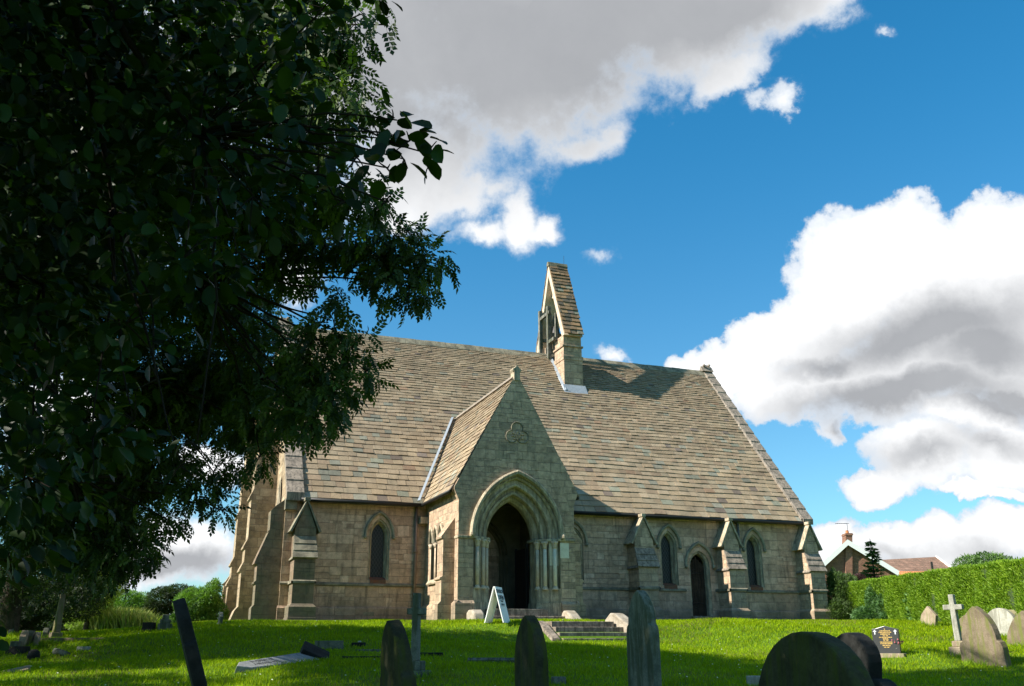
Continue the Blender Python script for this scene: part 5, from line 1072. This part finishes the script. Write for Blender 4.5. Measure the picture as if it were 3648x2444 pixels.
bushy('dark_tree', 'dark tree with low branches touching the ground at far left', 'tree', [pb(*q) for q in ((120, 2080, 220, 120, 31), (250, 2120, 130, 90, 30), (20, 2150, 150, 90, 30), (60, 2230, 90, 30, 30))], 11000, (.10, .16), 'bush', DK, group='trees at the left of the churchyard', tpl=LF_S, stem_r=.25, part='crown')
bushy('hawthorn_tree', 'yellow green tree lit at its edge beyond the dark tree', 'tree', [pb(*q) for q in ((330, 2080, 110, 80, 36), (400, 2030, 60, 70, 36), (280, 2150, 110, 60, 36))], 7000, (.08, .14), 'bush', YL, tpl=LF_S, part='crown')
bushy('round_bush', 'bright green rounded bush in the gap left of the church', 'bush', [pb(*q) for q in ((440, 2155, 75, 50, 46), (400, 2170, 50, 35, 46), (500, 2160, 45, 45, 46), (440, 2195, 100, 30, 46))], 6000, (.10, .17), 'bush', MD, tpl=LF_S)
bushy('dark_bush', 'dark leaning bush behind the stepped monument', 'bush', [pb(*q) for q in ((580, 2140, 60, 45, 40), (550, 2190, 45, 45, 40), (610, 2200, 50, 45, 40), (640, 2110, 60, 25, 40))], 5500, (.08, .14), 'bush', DK, tpl=LF_S)
bushy('leafy_bush', 'bright leafy bush beside the west end of the church', 'bush', [pb(*q) for q in ((700, 2150, 75, 55, 38), (755, 2130, 35, 55, 38), (770, 2190, 40, 45, 38), (690, 2210, 80, 40, 38), (768, 2085, 14, 25, 38))], 7000, (.09, .15), 'bush', MD, tpl=LF_S)
bushy('overgrown_hedge', 'dark overgrown hedge closing the view under the far left trees', 'hedge', [pb(*q) for q in ((20, 2190, 140, 60, 52), (200, 2190, 130, 60, 52), (340, 2195, 100, 45, 52), (100, 2235, 240, 30, 52))], 9000, (.14, .24), 'bush', DK, tpl=LF_S)
bushy('bramble_bush', 'sunlit yellow green brambles on the rough bank left of the church', 'bush', [pb(*q) for q in ((360, 2215, 60, 30, 41), (450, 2205, 70, 30, 41), (530, 2222, 50, 24, 41), (300, 2225, 60, 22, 40))], 9000, (.06, .12), 'bush', YL, tpl=LF_S)
# rough grass bank at left
def blades(name, C, H, lean, wid, cols, mat, kind=None, root=None):
    n = len(C); a = RNG.uniform(0, 2*math.pi, n); d = np.stack([np.cos(a), np.sin(a), np.zeros(n)], 1); b_ = RNG.uniform(0, 2*math.pi, n); l_ = np.stack([np.cos(b_), np.sin(b_), np.zeros(n)], 1)*(lean*H)[:, None]
    w2 = d*wid[:, None]/2; up = np.array([0, 0, 1.0]); mid = C+up*(H*.55)[:, None]+l_*.35; top = C+up*H[:, None]+l_
    V = np.stack([C-w2, C+w2, mid+w2*.75, mid-w2*.75, top], 1).reshape(-1, 3); i = np.arange(n)[:, None]*5
    F = np.concatenate([i+np.array([[0, 1, 2]]), i+np.array([[0, 2, 3]]), i+np.array([[3, 2, 4]])], 0)
    return fastmesh(name, V, F, MT[mat], np.repeat(cols, 5, 0))
n = 16000; px = RNG.uniform(310, 545, n); s = RNG.uniform(36, 45, n); pts = np.array([P(a, 2289, b_) for a, b_ in zip(px, s)]); pts[:, 2] = gz(pts[:, 0], pts[:, 1])
hh = RNG.uniform(.35, 1.1, n)*np.interp(px, [310, 380, 470, 545], [.8, 1.0, .9, .55])
tag(blades('tall_grass', pts, hh, RNG.uniform(.1, .8, n), RNG.uniform(.03, .07, n), palette(n, (.18, .28, .04), (.48, .46, .20)), 'grass'), kind='stuff')
# --- right-hand side: shrubs, spruce and hedge
bushy('dark_shrub', 'dark evergreen shrub beside the east corner of the church', 'shrub', [pb(*q) for q in ((2985, 2110, 36, 70, 37.8), (3025, 2120, 45, 70, 37.6), (2990, 2180, 50, 45, 37.4), (3050, 2180, 50, 45, 37.2), (2968, 2062, 16, 35, 37.8))], 9000, (.08, .13), 'bush', ((.045, .08, .022), (.10, .16, .045)), tpl=LF_S, up=.6)
bushy('laurel_shrub', 'glossy mid green shrub in front of the hedge end', 'shrub', [pb(*q) for q in ((3120, 2140, 30, 55, 34.6), (3150, 2170, 38, 50, 34), (3100, 2195, 60, 30, 34.6), (3170, 2200, 30, 24, 33.4))], 6500, (.08, .14), 'bush', ((.04, .095, .03), (.12, .23, .07)), tpl=LF_S, up=.4)
bushy('purple_shrub', 'purple leaved shrub below the brick gable', 'shrub', [pb(*q) for q in ((3080, 2058, 35, 16, 52), (3050, 2066, 25, 12, 52), (3110, 2064, 25, 14, 52))], 2500, (.08, .14), 'bush', ((.05, .025, .03), (.10, .05, .05)), tpl=LF_S)
bushy('loose_shrub', 'light green feathery tree rising behind the hedge at the right', 'tree', [pb(*q) for q in ((3450, 2010, 50, 26, 50), (3520, 1995, 60, 26, 50), (3580, 2005, 35, 22, 50), (3500, 2030, 90, 25, 50), (3625, 2010, 10, 20, 50))], 1500, (.14, .26), 'bush', ((.08, .15, .04), (.16, .26, .07)), tpl=LF_S, up=.3)
bushy('self_sown_shrub', 'pale leaved sapling growing against the hedge face', 'shrub', [pb(*q) for q in ((3250, 2140, 14, 45, 31.3), (3258, 2190, 22, 28, 31), (3245, 2100, 8, 15, 31.3))], 420, (.10, .17), 'bush', ((.06, .13, .03), (.12, .22, .05)), tpl=LF_T, stem_r=.03)
bushy('self_sown_shrub', 'tuft of grey green leaves high on the hedge face', 'shrub', [pb(*q) for q in ((3378, 2078, 14, 22, 28.6), (3370, 2068, 10, 10, 28.6))], 260, (.08, .13), 'bush', ((.06, .11, .05), (.13, .20, .10)), tpl=LF_T, stem_r=.02)
S4 = 47.0; b0 = GP(3144, S4); sp = empty('spruce_tree', b0, 'young spruce standing in front of the white bargeboard', 'tree'); k = S4/FPX
zt = P(3144, 1918, S4)[2]; mb = MB(); mb.tube([tuple(b0-vec(0, 0, .2)), (b0[0], b0[1], (b0[2]+zt)/2), (b0[0], b0[1], zt)], [.10, .06, .012], 7); o = mb.build('trunk', MT['bark'], None); reroot(o, sp)
Cs, Ds = [], []
z = b0[2]+.6; 
while z < zt-.1:
    t = (zt-z)/(zt-b0[2]-.6); r = .10+.88*t**.95
    for q in range(6):
        a = random.uniform(0, 6.28); rr = r*random.uniform(.4, 1.2); zo = random.uniform(-.14, .14); m2 = int(10+26*rr)
        for w_ in range(m2): u = (w_+random.random())/m2; Cs.append((b0[0]+math.cos(a)*rr*u, b0[1]+math.sin(a)*rr*u, z+zo+.35*u*u*rr-.10*u)); sg = random.choice((-1, 1)); Ds.append((math.cos(a+sg*.9), math.sin(a+sg*.9), random.uniform(-.25, .35)))
    z += .15
Cs, Ds = np.array(Cs), np.array(Ds); n = len(Cs)
o = scatter('crown', Cs, Ds, rnd(n)+np.array([0, 0, 1.]), RNG.uniform(.14, .27, n), LF_T[0]*np.array([1, .55, 1]), LF_T[1], MT['bush'], palette(n, (.06, .12, .03), (.14, .23, .06))); reroot(o, sp)
# hedge
ha, hb = P(3032, 2289, 38.0), P(3760, 2289, 22.5); hb = ha+(hb-ha)*1.5; hd_ = hb-ha; hl = float(np.linalg.norm(hd_[:2])); hu = hd_/hl; hu[2] = 0; hn = vec(hu[1], -hu[0], 0); hn = hn if hn@(vec(CX, CY, 0)-ha) > 0 else -hn
zt0, zt1 = P(3032, 2082, 38.0)[2], P(3760, 1988, 22.5)[2]; zt1 = zt0+(zt1-zt0)*1.5; ztop = lambda t: zt0+(zt1-zt0)*t
hg = empty('clipped_hedge', (ha+hb)/2*vec(1, 1, 0), 'long clipped conifer hedge running along the right side of the churchyard', 'hedge')
zg = lambda t: float(gz(*(ha+hd_*t)[:2])); THK = 1.3
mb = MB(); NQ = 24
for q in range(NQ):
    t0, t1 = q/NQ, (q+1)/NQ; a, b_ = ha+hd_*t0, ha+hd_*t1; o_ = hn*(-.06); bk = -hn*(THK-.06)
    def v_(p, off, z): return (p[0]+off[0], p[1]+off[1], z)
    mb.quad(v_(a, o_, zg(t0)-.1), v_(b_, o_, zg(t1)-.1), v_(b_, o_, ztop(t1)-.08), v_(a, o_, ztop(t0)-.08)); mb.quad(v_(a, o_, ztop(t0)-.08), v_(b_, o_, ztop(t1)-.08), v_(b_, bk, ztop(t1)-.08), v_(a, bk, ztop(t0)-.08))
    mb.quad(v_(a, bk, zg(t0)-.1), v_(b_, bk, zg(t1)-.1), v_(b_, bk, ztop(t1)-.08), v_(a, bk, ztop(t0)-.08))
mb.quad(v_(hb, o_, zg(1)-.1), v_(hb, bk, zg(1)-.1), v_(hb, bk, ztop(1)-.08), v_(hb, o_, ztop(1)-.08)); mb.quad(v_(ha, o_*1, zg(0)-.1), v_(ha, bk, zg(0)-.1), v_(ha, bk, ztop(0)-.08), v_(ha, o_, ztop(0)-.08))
m, k_, b_s, o_s = newmat('hedge_shadowed_inside'); b_s.inputs['Base Color'].default_value = (.035, .06, .012, 1); b_s.inputs['Roughness'].default_value = 1; MT['hcore'] = m  # solid core behind the leaves, its inner shade put into a dark colour
o = mb.build('shaded_core', MT['hcore'], None); reroot(o, hg)
n1, n2 = 150000, 30000; t = RNG.random(n1+n2); zz = RNG.random(n1+n2); base = ha[None]+hd_[None]*t[:, None]; zgv = gz(base[:, 0], base[:, 1]); ztv = zt0+(zt1-zt0)*t
lump = .07*np.sin(t*60+np.sin(zz*5)*1.5)+.06*np.sin(t*143+zz*4)+.04*np.sin(t*31)
front = np.arange(n1+n2) < n1
C = base+hn[None]*np.where(front, lump+RNG.uniform(-.05, .05, n1+n2), -RNG.random(n1+n2)*THK)[:, None]; C[:, 2] = np.where(front, zgv+(ztv-zgv)*zz, ztv+RNG.uniform(-.06, .03, n1+n2)+.03*np.sin(t*70))
dirs = rnd(n1+n2)*.55+np.where(front[:, None], hn[None]*.55+np.array([0, 0, .75]), np.array([[0, 0, 1.0]])); nrm = rnd(n1+n2)*.5+hn[None]*.8+np.array([0, 0, .3])
tone = np.clip(.45+.45*np.sin(t*60+1.5+np.sin(zz*4)*1.2)*np.sin(t*23+.7)+.35*np.sin(t*171+zz*2+np.sin(t*40)*3), 0, 1)[:, None]; cl = palette(n1+n2, (.13, .24, .012), (.26, .38, .025), .2)*(1-tone*.25)+np.array([.02, .05, .01])*tone*.6
o = scatter('foliage', C, dirs, nrm, RNG.uniform(.06, .115, n1+n2), LF_T[0]*np.array([1, .5, 1]), LF_T[1], MT['bush'], cl); reroot(o, hg)
# ------------------------------------------------------------------ grass
n = 420000; s = 8.5+27*RNG.random(n)**.75; lat = (RNG.random(n)*2-1)*(.62*s+.8); pts = vec(CX, CY, 0)[None]+lat[:, None]*_R[None]+s[:, None]*_F[None]
x, y = pts[:, 0], pts[:, 1]
keep = ~((y > -.15) & (x > -4.4) & (x < 17.9)) & ~((y > -4.65) & (x > 1.0) & (x < 6.0)) & ~((y > -9.35) & (y < -7.6) & (x > 2.1) & (x < 5.2)) & ~((y > -.95) & (((x > -3.2) & (x < -2.2)) | ((x > 9.2) & (x < 10.3)) | ((x > 13.0) & (x < 14.0)) | ((x > 16.7) & (x < 17.8))))
pts, s = pts[keep], s[keep]; n = len(pts); x, y = pts[:, 0], pts[:, 1]; pts[:, 2] = gz(x, y)-.005
cl_n = np.sin(x*2.3+np.sin(y*1.9)*1.3)*np.sin(y*2.7+np.sin(x*1.1)*1.5); tall_ = np.clip(.5+.5*cl_n+.25*np.sin(x*.7+1)*np.sin(y*.9), 0, 1.3)
H = (.024+.038*RNG.random(n))*(1+.5*tall_)*(1+.15*(s > 20)); wdt = .006+.00035*s
col = palette(n, (.18, .285, .004), (.34, .44, .010), .28); patch = np.sin(x*.63+2+np.sin(y*.5)*2)*np.sin(y*.71+np.sin(x*.37)*2.2); dry = RNG.random(n) < .03+.20*(patch > .72)+.06*(tall_ < .12); col[dry] = np.array([.25, .22, .09])*RNG.uniform(.6, 1.1, (dry.sum(), 1)); col *= (1-.22*tall_)[:, None]
tag(blades('grass', pts, H, RNG.uniform(.1, 1.0, n), wdt, col, 'grass'), kind='stuff')
# longer tufts left by the mower round the stones
TB = []
for o in list(COL.objects):
    if o.parent is None and o.get('category') in ('headstone', 'cross', 'grave kerb', 'stone block', 'fallen monument', 'tomb', 'monument', 'stone slab', 'sign', 'steps'):
        p = o.matrix_world.translation; q = 420 if o.get('category') in ('fallen monument', 'steps') else 260; r = 1.25 if o.get('category') in ('fallen monument', 'steps') else .42
        if np.linalg.norm(np.array(p)[:2]-np.array([CX, CY])) < 6: continue
        a = RNG.uniform(0, 6.28, q); rr = r*RNG.uniform(.35, 1.0, q); TB.append(np.stack([p.x+np.cos(a)*rr, p.y+np.sin(a)*rr*(.6 if r > 1 else 1), a*0], 1))
TB = np.concatenate(TB); TB = TB[~((TB[:, 1] > -9.35) & (TB[:, 1] < -7.6) & (TB[:, 0] > 2.3) & (TB[:, 0] < 4.7))]; TB[:, 2] = gz(TB[:, 0], TB[:, 1])-.01; n = len(TB)
o = blades('grass_tufts', TB, RNG.uniform(.06, .17, n), RNG.uniform(.2, 1.0, n), RNG.uniform(.008, .016, n), palette(n, (.12, .23, .01), (.26, .36, .03), .25), 'grass'); tag(o, kind='stuff')
# daisies
nd = 260; s = RNG.uniform(12, 27, nd); lat = RNG.uniform(-.5, .5, nd)*s; pp = vec(CX, CY, 0)[None]+lat[:, None]*_R[None]+s[:, None]*_F[None]
pp = pp[~((pp[:, 1] > -4.7) & (pp[:, 0] > 1) & (pp[:, 0] < 6)) & (pp[:, 1] < -1)]; pp[:, 2] = gz(pp[:, 0], pp[:, 1])+.055; nd = len(pp)
o = scatter('daisies', pp, rnd(nd)*np.array([1, 1, .2]), np.tile([[0, -.5, 1.]], (nd, 1)), np.full(nd, .022), np.array([(-1, -1, 0), (1, -1, 0), (1, 1, 0), (-1, 1, 0)])*.5, [(0, 1, 2, 3)], MT['grass'], np.tile([[.75, .75, .68]], (nd, 1))); tag(o, kind='stuff')
